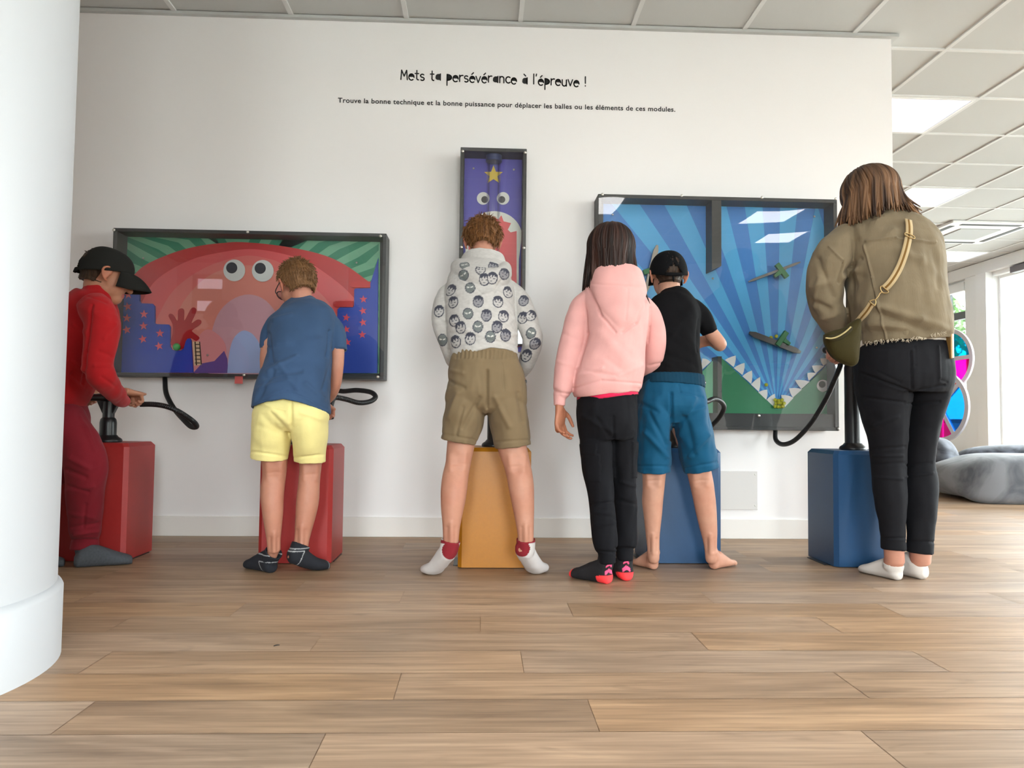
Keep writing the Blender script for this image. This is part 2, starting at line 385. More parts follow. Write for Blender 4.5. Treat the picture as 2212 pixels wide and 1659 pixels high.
def window_right(k, a, b, z0, z1, transom):
    f = MB(); x0, x1, t = ROOM_R+.08, ROOM_R+.15, .055 if transom else .035
    for lo, hi in [((a, z0), (a+t, z1)), ((b-t, z0), (b, z1)), ((a+t, z0), (b-t, z0+t)), ((a+t, z1-t), (b-t, z1))]:
        f.box((x0, lo[0], lo[1]), (x1, hi[0], hi[1]))
    nb = max(1, round((b-a)/1.3))
    if transom: f.box((x0, a+t, transom), (x1, b-t, transom+.1))
    for i in range(1, nb if not transom else nb*2+1):
        y = a+(b-a)*i/(nb if not transom else nb*2+1); f.box((x0, y-.04, z0+t if not transom else transom+.1), (x1, y+.04, z1-t))
    o = struct(f.obj('window_%d' % k, m_winframe if k == 4 else m_white, smooth=False))
    MB().box((x0+.03, a+t, z0+t), (x0+.036, b-t, z1-t)).obj('window_pane', m_glass, o, smooth=False)
    return o
for k, (a, b, c, d) in enumerate(WIN_R): window_right(k+1, a, b, c, d, 2.05 if k == 3 else 0)
for k, (a, b, c, d) in enumerate(WIN_B):
    f = MB(); y0, y1, t = ROOM_B-.15, ROOM_B-.08, .05
    f.box((a, y0, c), (a+t, y1, d)).box((b-t, y0, c), (b, y1, d)).box((a+t, y0, c), (b-t, y1, c+t)).box((a+t, y0, d-t), (b-t, y1, d)).box((a+t, y0, 2.2 if k == 0 else 2.06), (b-t, y1, 2.36 if k == 0 else 2.2))
    f.box(((a+b)/2-.02, y0, c+t), ((a+b)/2+.02, y1, d-t))
    o = struct(f.obj('window_%d' % (k+5), m_winframe, smooth=False))  # every rear window after the first is added for frontal light
    MB().box((a+t, y0+.03, c+t), (b-t, y0+.036, d-t)).obj('window_pane', m_glass_dim if k == 0 else m_glass, o, smooth=False)
# roller blind box above the far window and at the large window's head
tag(MB().box((ROOM_R-.05, 9.8, 2.4), (ROOM_R+.03, 11.6, 2.52)).obj('roller_blind', m_white, smooth=False, bevel=.01, base=(ROOM_R, 10.7, 2.4)), 'white roller blind box above the far grey-framed window', 'blind')
tag(MB().box((ROOM_R-.06, 6.3, 2.46), (ROOM_R+.02, 8.9, 2.54)).obj('blind_rail', mat('rail_grey', (110,106,110), .5), smooth=False, bevel=.006, base=(ROOM_R, 7.6, 2.46)), 'dark grey blind rail at the head of the bright window', 'rail')

TX = lambda i: -1.62084+.6*i
TY = lambda j: WALL_Y+.12813+.6*j
struct(MB().box((ROOM_L, ROOM_B, CEIL+.008), (ROOM_R, ROOM_F, CEIL+.03)).obj('ceiling', m_tile, smooth=False))
b = MB()
for i in range(-5, 15):
    x = TX(i)
    if ROOM_L < x < ROOM_R: b.box((x-.012, ROOM_B, CEIL), (x+.012, ROOM_F, CEIL+.0085))
for j in range(-12, 15):
    y = TY(j)
    if ROOM_B < y < ROOM_F: b.box((ROOM_L, y-.012, CEIL+.0003), (ROOM_R, y+.012, CEIL+.0088))
struct(b.obj('trim_4', m_bar, smooth=False))
def led(i, j, m, label, group='square ceiling lights'):
    x, y = TX(i), TY(j); t = thing('ceiling_light', label, 'ceiling light', (x+.3, y+.3, CEIL), group)
    f = MB(); z0, z1 = CEIL-.003, CEIL+.008
    for lo, hi in [((.012,.012),(.588,.03)),((.012,.57),(.588,.588)),((.012,.03),(.03,.57)),((.57,.03),(.588,.57))]:
        f.box((x+lo[0], y+lo[1], z0), (x+hi[0], y+hi[1], z1))
    f.obj('light_frame', m_white, t, smooth=False)
    MB().box((x+.03, y+.03, CEIL+.001), (x+.57, y+.57, CEIL+.007)).obj('diffuser', m, t, smooth=False)
led(7, 1, m_led_dim, 'square ceiling light panel nearest the end of the white wall')
led(9, 4, m_led_dim, 'pale square ceiling light panel right of the adult\'s hair')
led(12, 8, m_led_dim, 'square ceiling light panel just beyond the ceiling vent')
for i, j in [(7,-7),(4,-7),(8,-9),(1,-7),(4,-4),(7,-4)]:
    led(i, j, m_led, 'bright square ceiling light panel on the camera side of the wall', 'ceiling lights over the near floor')
def vent():
    x, y = TX(11), TY(6); t = thing('ceiling_vent', 'square white air vent cassette in the ceiling above the windows', 'air vent', (x+.3, y+.3, CEIL))
    z = CEIL
    MB().box((x-.15, y-.15, z-.02), (x+.75, y+.75, z+.006)).obj('vent_panel', m_white, t, smooth=False, bevel=.006)
    MB().box((x+.08, y+.08, z-.03), (x+.52, y+.52, z-.02)).obj('grille', mat('grille_grey', (178,180,180), .6), t, smooth=False, bevel=.003)
    for lo, hi in [((-.02,-.1),(.62,-.05)),((-.02,.65),(.62,.7)),((-.1,-.02),(-.05,.62)),((.65,-.02),(.7,.62))]:
        MB().box((x+lo[0], y+lo[1], z-.024), (x+hi[0], y+hi[1], z-.0195)).obj('louvre_slot', m_frame, t, smooth=False)
vent()

# round white column at the left edge of the picture
def column():
    c = (-1.49, 1.80); r0, r1 = .456, .47
    o = struct(MB().lathe((c[0], c[1], 0), [(r0, 0), (r0, CEIL+.02)], n=96).obj('column', m_pillar, base=(c[0], c[1], 0), angle=40))
    MB().lathe((c[0], c[1], 0), [(r1, 0), (r1, .168), (r1-.004, .176), (r0, .186)], n=96).obj('column_skirting', m_pillar, o, angle=50)
column()

# ------------------------------------------------------------------ lettering on the wall
def lettering():
    LW, sy = .125, 1.0; b = MB(); S = .0335; words = []
    z_at = lambda px, py: P(px, py, WALL_Y)
    p0, p1 = z_at(866, 171), z_at(1266, 187)
    def arc(cx, cy, rx, ry, a0, a1, n=14): return [(cx+rx*math.cos(math.radians(a0+(a1-a0)*i/n)), cy+ry*math.sin(math.radians(a0+(a1-a0)*i/n))) for i in range(n+1)]
    D = lambda cx, cy, rx, ry, a0, a1: arc(cx, cy, rx, ry, a0, a1)
    e_ = ([arc(.36,.48,.34,.5,-5,310)], [D(.36,.5,.3,.42,0,180)], .84)
    a_ = ([[(.66,1),(.66,0)]], [[(.66,.03),(.66,.98)]+arc(.4,.55,.38,.43,90,180)+arc(.36,.38,.36,.36,180,270)], .86)
    G = {'M': ([[(0,0),(.08,1.5),(.42,.55),(.74,1.5),(.84,0)]], [], 1.02), 'e': e_,
         't': ([[(.22,1.5),(.22,.3)]+arc(.42,.28,.2,.26,180,280), [(0,1.02),(.46,1.02)]], [], .66),
         's': ([arc(.3,.74,.24,.24,40,270)+arc(.3,.25,.24,.25,90,-140)], [], .74), 'a': a_,
         'p': ([[(.06,1),(.06,-.75)], arc(.1,.52,.55,.46,90,-90)], [arc(.06,.52,.52,.44,90,-90)], .82),
         'r': ([[(.06,0),(.06,1)], [(.06,.62)]+arc(.42,.6,.34,.38,170,75)], [], .64),
         'v': ([[(0,1),(.3,.02),(.6,1)]], [], .76), 'n': ([[(.06,0),(.06,1)], [(.06,.6)]+arc(.34,.62,.27,.38,170,0)+[(.61,0)]], [], .84),
         'c': ([arc(.36,.5,.34,.5,50,310)], [], .74), 'l': ([[(.06,0),(.06,1.6)]], [], .34), "'": ([[(.08,1.6),(.04,1.3)]], [], .32),
         'u': ([[(.06,1),(.06,.38)]+arc(.34,.38,.28,.38,180,360)+[(.62,1)], [(.62,1),(.62,0)]], [], .84),
         '!': ([[(.1,1.5),(.1,.45)], [(.1,.04),(.1,.0)]], [], .4), ' ': ([], [], .62)}
    G['\u00e9'] = (e_[0]+[[(.28,1.28),(.5,1.55)]], e_[1], .84); G['\u00e0'] = (a_[0]+[[(.24,1.55),(.46,1.28)]], a_[1], .86)
    txt = 'Mets ta pers\u00e9v\u00e9rance \u00e0 l\'\u00e9preuve !'
    width = sum(G[ch][2] for ch in txt)-.2; kx = (p1[0]-p0[0])/width
    x = 0; q = random.Random(4); k = 0
    for ch in txt:
        if ch == ' ': words.append(b); b = MB()
        st, fi, adv = G[ch]; k += 1; up = q.uniform(-.1, .1)
        def T(u, v): return np.array([p0[0]+(x+u)*kx, WALL_Y-.0012, p0[2]+(p1[2]-p0[2])*((x+u)/width)+(v+up)*S])
        for line in st:
            w = LW/2*S*1.55
            P3 = [T(u, v) for u, v in line]
            for A, B in zip(P3[:-1], P3[1:]):
                d = nrm(B-A); nn = np.array([-d[2], 0, d[0]])*w; b.prism([A+nn, A-nn, B-nn, B+nn], (0, .0011, 0))
            for A in P3: b.prism([A+np.array([math.cos(t)*w, 0, math.sin(t)*w]) for t in np.linspace(0, 6.283, 9)[:-1]], (0, .0011, 0))
        for poly in fi: b.prism([T(u, v) for u, v in poly], (0, .0011, 0))
        x += adv
    m = mat('black_vinyl', (20,20,22), .5)
    words.append(b)
    root = thing('wall_lettering', 'large hand-drawn black title lettering high on the white wall', 'lettering', p0)
    for b in words[:-1]: b.obj('word', m, root, smooth=False)
    words[-1].obj('exclamation_mark', m, root, smooth=False)
    cu = bpy.data.curves.new('t', 'FONT'); cu.body = 'Trouve la bonne technique et la bonne puissance pour d\u00e9placer les balles ou les \u00e9l\u00e9ments de ces modules.'
    cu.size = .04; cu.extrude = .0005; cu.offset = .0006; cu.resolution_u = 4; cu.space_character = 1.06
    t = bpy.data.objects.new('t', cu); COL.objects.link(t); dg = bpy.context.evaluated_depsgraph_get(); dg.update()
    me = bpy.data.meshes.new_from_object(t.evaluated_get(dg)); bpy.data.objects.remove(t); me.materials.clear(); me.name = 'wall_lettering'
    n = len(me.vertices); co = np.empty(n*3); me.vertices.foreach_get('co', co); co = co.reshape(-1, 3)
    q0, q1 = z_at(730, 221.5), z_at(1458.5, 241.5); w = co[:, 0].max()-co[:, 0].min(); k = (q1[0]-q0[0])/w; u = (co[:, 0]-co[:, 0].min())*k
    kz = .0265/(.04*.729)
    out = np.stack([u, -.0012-co[:, 2], co[:, 1]*kz+(q1[2]-q0[2])*u/(q1[0]-q0[0])], -1)
    me.vertices.foreach_set('co', out.ravel()); me.update()
    tag(link('wall_lettering', me, m, None, (q0[0], WALL_Y, q0[2])), 'small one-line black sentence lettering below the hand-drawn title', 'lettering')
lettering()

# ------------------------------------------------------------------ wall games
YF, YB = 3.778, 3.888
class Art:
    def __init__(s, y=YB): s.b = MB(); s.mats = []; s.y = y
    def mi(s, rgb):
        m = flat(rgb)
        if m not in s.mats: s.mats.append(m)
        return s.mats.index(m)
    def poly(s, pl, rgb, layer, th=.0012):
        y = s.y-layer*.0012; s.b.prism([P(px, py, y) for px, py in pl], (0, th, 0), s.mi(rgb)); return s
    def disc(s, cx, cy, r, rgb, layer, n=36): return s.poly([(cx+r*math.cos(t), cy+r*math.sin(t)) for t in np.linspace(0, 6.2832, n+1)[:-1]], rgb, layer)
    def star(s, cx, cy, r, rgb, layer, rot=-90, k=.42): return s.poly([(cx+(r if i % 2 == 0 else r*k)*math.cos(math.radians(rot+36*i)), cy+(r if i % 2 == 0 else r*k)*math.sin(math.radians(rot+36*i))) for i in range(10)], rgb, layer)
    def obj(s, parent, name='artwork'): return s.b.obj(name, s.mats, parent, smooth=False)
def smooth_poly(pl, sub=4): return [tuple(q) for q in spline(list(pl)+[pl[0]], sub)[:-1]]
def game_box(label, x0, x1, z0, z1, bolts, wavy=False, t=.018):
    root = thing('wall_game', label, 'wall game', ((x0+x1)/2, WALL_Y, z0))
    f = MB(); y1 = WALL_Y-.001
    f.box((x0, YF, z1-t), (x1, y1, z1)).box((x0, YF, z0), (x1, y1, z0+t)).box((x0, YF, z0+t), (x0+t, y1, z1-t)).box((x1-t, YF, z0+t), (x1, y1, z1-t))
    f.box((x0+t, YB+.0018, z0+t), (x1-t, YB+.014, z1-t)).obj('frame', m_frame, root, smooth=False, bevel=.0015)
    MB().box((x0+.002, YF-.006, z0+.002), (x1-.002, YF-.0005, z1-.002)).obj('acrylic_cover', m_acryl_w if wavy else m_acryl, root, smooth=False)
    for px, py in bolts:
        c = P(px, py, YF-.007)
        MB().lathe(c+np.array([0, .008, 0]), [(.003,0),(.003,.008),(.0072,.008),(.0072,.011),(.005,.0135),(.001,.0145)], axis=(0,-1,0), n=16).obj('bolt', m_steel, root, angle=40)
    return root
def small_screw(root, px, py, rgb=(150,150,150)):
    c = P(px, py, YB-.016); MB().lathe(c+np.array([0, .006, 0]), [(.004,0),(.0055,.004),(.003,.006)], axis=(0,-1,0), n=12).obj('screw', m_steel, root)

def panel_left():
    a, b = P(243, 493, YF), P(829.5, 821, YF)
    x0, x1, z0, z1 = a[0]+.006, b[0]-.002, .798, 1.534
    root = game_box('wide shallow wall game box with red smiling creature behind clear cover', x0, x1, z0, z1, [(246,497),(535,501),(822,510),(527,810),(816,814),(247,803)])
    L, T_, Rr, B = 259, 509, 818, 806
    A = Art()
    A.poly([(L-3,T_-2),(Rr+3,T_+5),(Rr+1,B+1),(L-3,B)], (112,170,138), 0)
    cx, cy = 537, 720
    for i in range(-14, 15):                       # curved rays behind the creature
        a0 = math.radians(-90+i*8.0); w = math.radians(4.0); pl = []
        for r, tw in ((190, 0), (240, .05), (300, .11), (380, .16)):
            s_ = tw*math.copysign(1, i+.01); pl.append((cx+1.5*r*math.sin(a0+math.pi/2-w/2+s_), cy-.9*r*math.cos(a0+math.pi/2-w/2+s_)))
        for r, tw in ((380, .16), (300, .11), (240, .05), (190, 0)):
            s_ = tw*math.copysign(1, i+.01); pl.append((cx+1.5*r*math.sin(a0+math.pi/2+w/2+s_), cy-.9*r*math.cos(a0+math.pi/2+w/2+s_)))
        pl = [(min(max(x, L), Rr), min(max(y, T_+1), B-2)) for x, y in pl]
        if max(p[1] for p in pl)-min(p[1] for p in pl) > 2: A.poly(pl, (48,128,98), 1)
    arch = lambda top, lx, rx, base: [(lx, base)]+[(q[0], q[1]) for q in spline(top, 5)]+[(rx, base)]
    A.poly(arch([(285,598),(310,575),(341,559),(389,541),(437,530),(480,525),(523,523),(606,531),(689,548),(745,572),(800,611)], 285, 803, B), (190,58,58), 2)
    A.poly(arch([(300,665),(329,614),(365,585),(413,561),(462,548),(537,538),(606,547),(662,565),(703,590),(745,623),(775,655)], 297, 780, B), (216,96,98), 3)
    A.poly(arch([(333,700),(365,640),(401,604),(450,575),(500,558),(540,552),(579,559),(612,572),(690,631),(728,680)], 330, 732, B), (226,118,114), 4)
    A.poly(arch([(375,700),(396,652),(437,606),(480,583),(540,573),(600,590),(650,630),(690,690)], 370, 695, B), (232,140,128), 5)
    A.poly(smooth_poly([(452,735),(470,680),(500,648),(538,636),(575,650),(605,690),(625,735),(620,806),(448,806)]), (206,158,168), 6)
    A.poly(smooth_poly([(418,806),(424,740),(445,712),(470,722),(487,745),(486,770),(463,780),(440,790),(430,806)]), (222,146,148), 7)
    A.poly([(417,806),(436,785),(463,780),(484,758),(491,775),(493,806)], (98,80,146), 8)
    A.poly(spline([(491,806),(494,770),(501,739),(512,722),(526,714),(540,718),(551,728),(562,750),(566,806)], 5).tolist(), (168,180,226), 9)
    hand = [(368,742),(373,717),(372.5,700),(364,683),(368,677.5),(375,681),(383.5,693),(384.5,671.5),(392,666),(398,671),(398,693),(411,669),(418,664),(424,668),(422,678),(413.5,698),(425.5,690.5),(434,692),(433,700),(416,712.5),(416,717),(429,727),(430,732),(423,736.5),(411,730.5),(404,742),(398,752),(380,755)]
    A.poly(smooth_poly(hand, 3), (170,34,42), 10)
    A.poly([(416,738),(430,738),(436,788),(419,790)], (222,190,160), 10)
    for k in range(6): A.poly([(421,743+k*8),(432,743+k*8),(432.5,745+k*8),(421,745+k*8)], (70,60,50), 11)
    A.poly([(420,738),(422.5,738),(425.5,789),(423,789)], (70,60,50), 11); A.poly([(430,738),(432,738),(436,787),(433.5,788)], (70,60,50), 11)
    for cx_, cy_ in ((506,584),(567.5,585)):
        A.disc(cx_, cy_, 23.5, (228,226,222), 12); A.disc(cx_-5.5, cy_-5.5, 12, (42,44,54), 13)
    A.obj(root)
    def stepped(pl, stars, name='stepped_block'):
        S = Art(YB-.018)
        S.poly(pl, (26,70,172), 0, .017)
        for x, y, r in stars: S.star(x, y, r, (226,96,112) if r > 8.9 else (220,80,96), 1, -90+random.uniform(-14, 14))
        S.obj(root, name)
    stepped([(258,611.5),(297,611.5),(300,615),(301,650),(304,655),(329,656),(333.5,661),(334,697),(337,700),(364,701),(367.5,706),(367,748),(371,755),(379,757),(391,757),(397,752),(401,737),(405,731.5),(410,731),(412.5,735),(417,805),(258,805)],
            [(276.5,636.5,9.6),(275.5,662,9.6),(274,687,9.6),(273.5,712.5,9.6),(311,678.6,9.6),(310,704,9.6),(308.5,732.5,9.6),(345.5,720,9.6),(343.5,747.5,9.6)])
    stepped([(817,558),(800,612),(800,622.5),(768,623),(765,626),(765,660),(762,664),(734,664),(729,668),(728,705),(728,806),(815,806)],
            [(785,646.5,8.9),(784,671.5,8.9),(784,696.5,8.9),(782.5,723,8.9),(748,686,8.9),(748,711.7,8.9),(750.5,739.5,8.9)])
    for xa, xb, y in ((756,800,614.5),(719,763,656.5)):
        S = Art(YB-.016); S.poly([(xa+6,y-6.5),(xb,y-6.5),(xb,y+6.5),(xa+6,y+6.5),(xa+1,y+4),(xa,y),(xa+1,y-4)], (196,58,58), 0, .014); S.obj(root, 'slot_piece')
    for p in ((309,557.5),(448,767),(770,567)): small_screw(root, *p)
    c = P(381.5, 749.5, YB-.035)
    tag(MB().sph(c, .0185, nu=20, nv=14).obj('ball', mat('green_ball', (58,190,84), .5), base=c), 'small green ball in the slot under the red printed hand', 'ball')
    t = P(513, 818, YF); t2 = P(524, 829, YF)
    tag(MB().box((t[0]-.012, YF-.004, t2[2]), (t2[0]+.001, YF-.001, t[2]+.012)).obj('tape_piece', mat('red_tape', (190,84,80), .5), base=(t[0], YF, t2[2]), smooth=False), 'small red tape scrap under the bottom edge of the red creature game', 'tape')
    return root
panel_left()

def panel_tall():
    a, b = P(995, 322, YF), P(1138, 326, YF); z0, z1 = .985, 1.985
    x0, x1 = a[0], b[0]
    root = game_box('tall narrow wall game box with purple big-mouthed creature and star', x0, x1, z0, z1, [(999.5,326.5),(1134.5,329.5),(996.5,534),(1131.5,535.5)])
    A = Art(); l, r_ = 1001, 1134
    A.poly([(l,340),(r_,342),(r_-5,760),(l-2,760)], (88,84,168), 0)
    A.star(1066, 378, 21, (226,192,92), 3)
    mouth = [(1005,760),(1005,560)]+[(1067+61*math.cos(t)*-1, 512-56*math.sin(t)) for t in np.linspace(.1, 3.04, 22)]+[(1121,560),(1119,760)]
    A.poly(mouth, (226,222,216), 1)
    A.poly([(1012,760),(1012,520),(1020,492),(1033,500),(1030,480),(1042,468),(1050,472),(1058,475),(1066,468),(1076,474),(1083,465),(1088,478),(1104,482),(1097,496),(1103,502),(1116,499),(1116,620),(1112,760)], (226,100,104), 2)
    A.poly([(1085,760),(1100,680),(1115,690),(1114,760)], (214,120,70), 3)
    A.poly([(1112,718),(1128,712),(1128,730),(1112,732)], (150,178,214), 4); A.poly([(1112,734),(1128,732),(1127,748),(1112,750)], (224,130,150), 4)
    for cx_, px_ in ((1043.7,1047),(1086.7,1084)):
        A.disc(cx_, 428.5, 13.6, (226,224,220), 3); A.disc(px_, 431, 7.4, (52,50,56), 4)
    A.obj(root)
    small_screw(root, 1023, 363.5); small_screw(root, 1110, 366)
    tb = MB(); c0, c1 = P(1067, 338, 3.845), P(1064, 745, 3.845)
    R0 = .036; n = 28; vs, fs = [], []
    for z, r in ((c1[2], R0), (c0[2], R0), (c0[2], R0-.003), (c1[2], R0-.003)):
        vs += [(c0[0]+r*math.cos(2*math.pi*i/n), 3.84+r*math.sin(2*math.pi*i/n), z) for i in range(n)]
    for j in range(4): fs += [(j*n+i, j*n+(i+1) % n, ((j+1) % 4)*n+(i+1) % n, ((j+1) % 4)*n+i) for i in range(n)]
    tb.add(vs, fs).obj('clear_tube', clear('tube_acrylic', (255,255,255), .3), root, angle=60)
    MB().lathe((c0[0], 3.84, c0[2]-.03), [(.041,0),(.041,.05)], n=28).obj('tube_collar', mat('collar_blue', (58,70,120), .4), root, angle=40)
    MB().lathe((c0[0], 3.84, c1[2]-.01), [(.041,0),(.041,.04)], n=28).obj('tube_collar', m_black, root, angle=40)
panel_tall()

def panel_right():
    a, b = P(1295.5, 419, YF), P(1811, 931, YF); x0, x1, z0, z1 = a[0]-.008, b[0]+.002, b[2], a[2]
    root = game_box('large square wall game box with green toothed creature on blue rays', x0, x1, z0, z1, [(1301,420),(1472.5,422.5),(1646,426.5),(1805,429.5),(1639,898),(1811,926.5)], wavy=True)
    A = Art(); L, T_, Rr, B = 1303, 437, 1785, 893
    q = lambda X, Y: (1260+X/2.91, 390+Y/2.91)
    A.poly([(L,T_-1),(Rr,T_+4),(Rr+14,B),(L,B)], (72,128,196), 0)
    cx, cy = 1677.5, 880
    for k in range(-30, 30):
        if k % 2: continue
        a0, a1 = math.radians(k*5.0+1), math.radians((k+1)*5.0+1)
        def hit(t):
            dx, dy = math.sin(t), -math.cos(t); s_ = []
            if dx > 1e-6: s_.append((Rr-cx)/dx)
            if dx < -1e-6: s_.append((L-cx)/dx)
            if dy < -1e-6: s_.append((T_+1-cy)/dy)
            if dy > 1e-6: s_.append((B-cy)/dy)
            return min(s_), dx, dy
        (s0, dx0, dy0), (s1, dx1, dy1) = hit(a0), hit(a1)
        A.poly([(cx, cy), (cx+s0*dx0, cy+s0*dy0), (cx+s1*dx1, cy+s1*dy1)], (92,168,222), 1)
    def strip(X0, Y0, X1, Y1, rgb): pass
    A.obj(root)
    G = Art(YB-.02)
    G.poly([q(862,1108), q(1200,1425), q(1250,1430), q(1590,1110), q(1596,1466), q(862,1466)], (44,118,82), 0, .019)
    G.poly([q(836,1112), q(640,1310), q(520,1420), q(470,1425), q(127,1110), q(127,1466), q(836,1466)], (98,164,130), 0, .019)
    teeth = [((890,1128),(945,1172),(958,1100)), ((945,1178),(1000,1222),(1014,1146)), ((1000,1230),(1055,1278),(1060,1194)), ((1054,1282),(1104,1328),(1112,1234)),
             ((1100,1330),(1150,1378),(1156,1314)), ((1152,1378),(1202,1426),(1204,1340)),
             ((1268,1424),(1322,1366),(1244,1348)), ((1318,1364),(1376,1312),(1294,1306)), ((1372,1310),(1424,1264),(1332,1254)), ((1418,1258),(1466,1212),(1410,1210)), ((1462,1212),(1515,1166),(1438,1164)), ((1510,1164),(1566,1124),(1490,1118))]
    def tooth(pl):
        (ax, ay), (bx, by), (tx, ty) = pl; out = [(ax, ay)]
        for s_ in (.35, .7): out.append((ax+(tx-ax)*s_+(ax-bx)*.05, ay+(ty-ay)*s_+(ay-by)*.05))
        out.append((tx, ty))
        for s_ in (.7, .35): out.append((bx+(tx-bx)*s_+(bx-ax)*.08, by+(ty-by)*s_+(by-ay)*.08))
        out.append((bx, by)); return [q(*p) for p in out]
    for t in teeth: G.poly(tooth(t), (230,224,222), 1)
    for t in (((745,1190),(800,1140),(748,1118)), ((700,1230),(752,1184),(712,1164)), ((650,1290),(702,1236),(655,1215))): G.poly(tooth([(x, y) for x, y in t]), (230,224,222), 1)
    ex, ey = q(1506,1290); G.disc(ex, ey, 13, (228,224,224), 1); ex, ey = q(1502,1281); G.disc(ex, ey, 7.2, (58,56,56), 2)
    G.obj(root, 'creature_block')
    e0, e1 = P(1300, 893, YF+.02), P(1811, 931, YF+.02)
    MB().box((x0+.018, YF+.012, z0+.018), (x1-.018, YB-.001, P(1600, 893, YF+.02)[2])).obj('base_board', m_frame, root, smooth=False)
    d0, d1 = P(1537, 430, YF+.01), P(1557.5, 584, YF+.01)
    dv = MB(); dv.prism([(d0[0], YF+.004, z1-.018), (d1[0], YF+.004, z1-.018), (d1[0], YF+.004, d1[2]+.022), (d0[0], YF+.004, d1[2])], (0, YB-YF-.005, 0)); dv.obj('divider', m_frame, root, smooth=False)
    v0, v1 = P(1549, 770, YF+.02), P(1558, 893, YF+.02)
    MB().box((v0[0], YF+.01, v1[2]), (v1[0], YB-.001, v0[2])).obj('divider', m_frame, root, smooth=False)
    m_gr = mat('green_knob', (26,122,62), .4); m_bl = mat('blade_grey', (86,84,84), .35)
    def spinner(c0, c1, kx, ky, ang, wid, m=m_bl):
        A_, B_ = P(*c0, YB-.045), P(*c1, YB-.045); c = (A_+B_)/2; d = nrm(B_-A_); n = np.array([-d[2], 0, d[0]])
        s_ = MB(); s_.prism([A_+n*wid*.2, A_+d*.03+n*wid/2, B_-d*.03+n*wid/2, B_+n*wid*.2, B_-n*wid*.2, B_-d*.03-n*wid/2, A_+d*.03-n*wid/2, A_-n*wid*.2], (0, .012, 0))
        o = s_.obj('spinner', m, root, smooth=False, bevel=.0015)
        kc = P(kx, ky, YB-.055); ca, sa = math.cos(math.radians(ang)), math.sin(math.radians(ang)); u, v = np.array([ca, 0, sa]), np.array([-sa, 0, ca])
        k = MB(); k.prism([kc+u*.044+v*.013, kc-u*.044+v*.013, kc-u*.044-v*.013, kc+u*.044-v*.013], (0, .02, 0))
        k.prism([kc+v*-.012+u*.012, kc+v*-.012-u*.012, kc-v*.05-u*.008, kc-v*.05+u*.008], (0, .018, 0))
        k.obj('spinner_knob', m_gr, o, smooth=False, bevel=.002)
        MB().lathe(P(kx, ky, YB)+np.array([0, 0, 0]), [(.006,0),(.006,.04)], axis=(0,-1,0), n=12).obj('spinner_axle', m_steel, o)
    spinner(q(1040,635), q(1366,512), *q(1252,565), -52, .014, mat('blade_thin', (128,126,124), .35))
    spinner(q(1045,955), q(1368,1080), *q(1252,993), 55, .03)
    spinner(q(466,405), q(395,700), *q(430,560), 20, .026, mat('blade_light', (176,166,152), .4))
    for p in (q(815,615), q(1454,225), q(1468,1050), q(185,213)): small_screw(root, *p)
    g = random.Random(5); my = mat('yellow_ball', (206,204,60), .5)
    spots = [q(1205+18*(i % 4)+g.uniform(-4, 4)+ (i//4)*3, 1419-19*(i//4)+g.uniform(-3, 3)) for i in range(11)]
    lab = 'small yellow ball piled at the bottom of the toothed creature\'s mouth'
    proto = None
    for i, (px, py) in enumerate(spots):
        c = P(px, py, YB-.036-.012*(i % 2))
        if proto is None: proto = tag(MB().sph(c, .0095).obj('ball', my, base=c), lab, 'ball', 'yellow balls in the creature mouth')
        else:
            o = proto.copy(); o.location = c; COL.objects.link(o); o['_base'] = [float(x) for x in c]
    for (px, py), lb in ((q(1150,1284), 'small yellow ball lying above the creature\'s left row of teeth'), (q(1213,979), 'small yellow ball on the tilted grey blade beside the green knob'), (q(1180,988), 'leftmost small yellow ball on the tilted grey blade')):
        c = P(px, py, YB-.036); o = proto.copy(); o.location = c; COL.objects.link(o); o['label'] = lb; o['group'] = 'yellow balls in the blue game'; o['_base'] = [float(x) for x in c]
panel_right()

# small grey access plate low on the wall
a, b = P(1563, 1017, WALL_Y), P(1636, 1101, WALL_Y)
ap = thing('access_plate', 'grey square access plate low on the wall between blue boxes', 'plate', (a[0], WALL_Y, b[2]))
MB().box((b[0]-.215, WALL_Y-.008, b[2]), (b[0], WALL_Y-.0005, a[2])).obj('plate', mat('plate_grey', (216,213,211), .5), ap, smooth=False, bevel=.002)
for px, py in ((1631,1025),(1631,1092),(1546,1025),(1546,1092)):
    c = P(px, py, WALL_Y-.008); MB().lathe(c, [(.004,0),(.004,.001),(.001,.002)], axis=(0,-1,0), n=12).obj('screw', m_steel, ap)

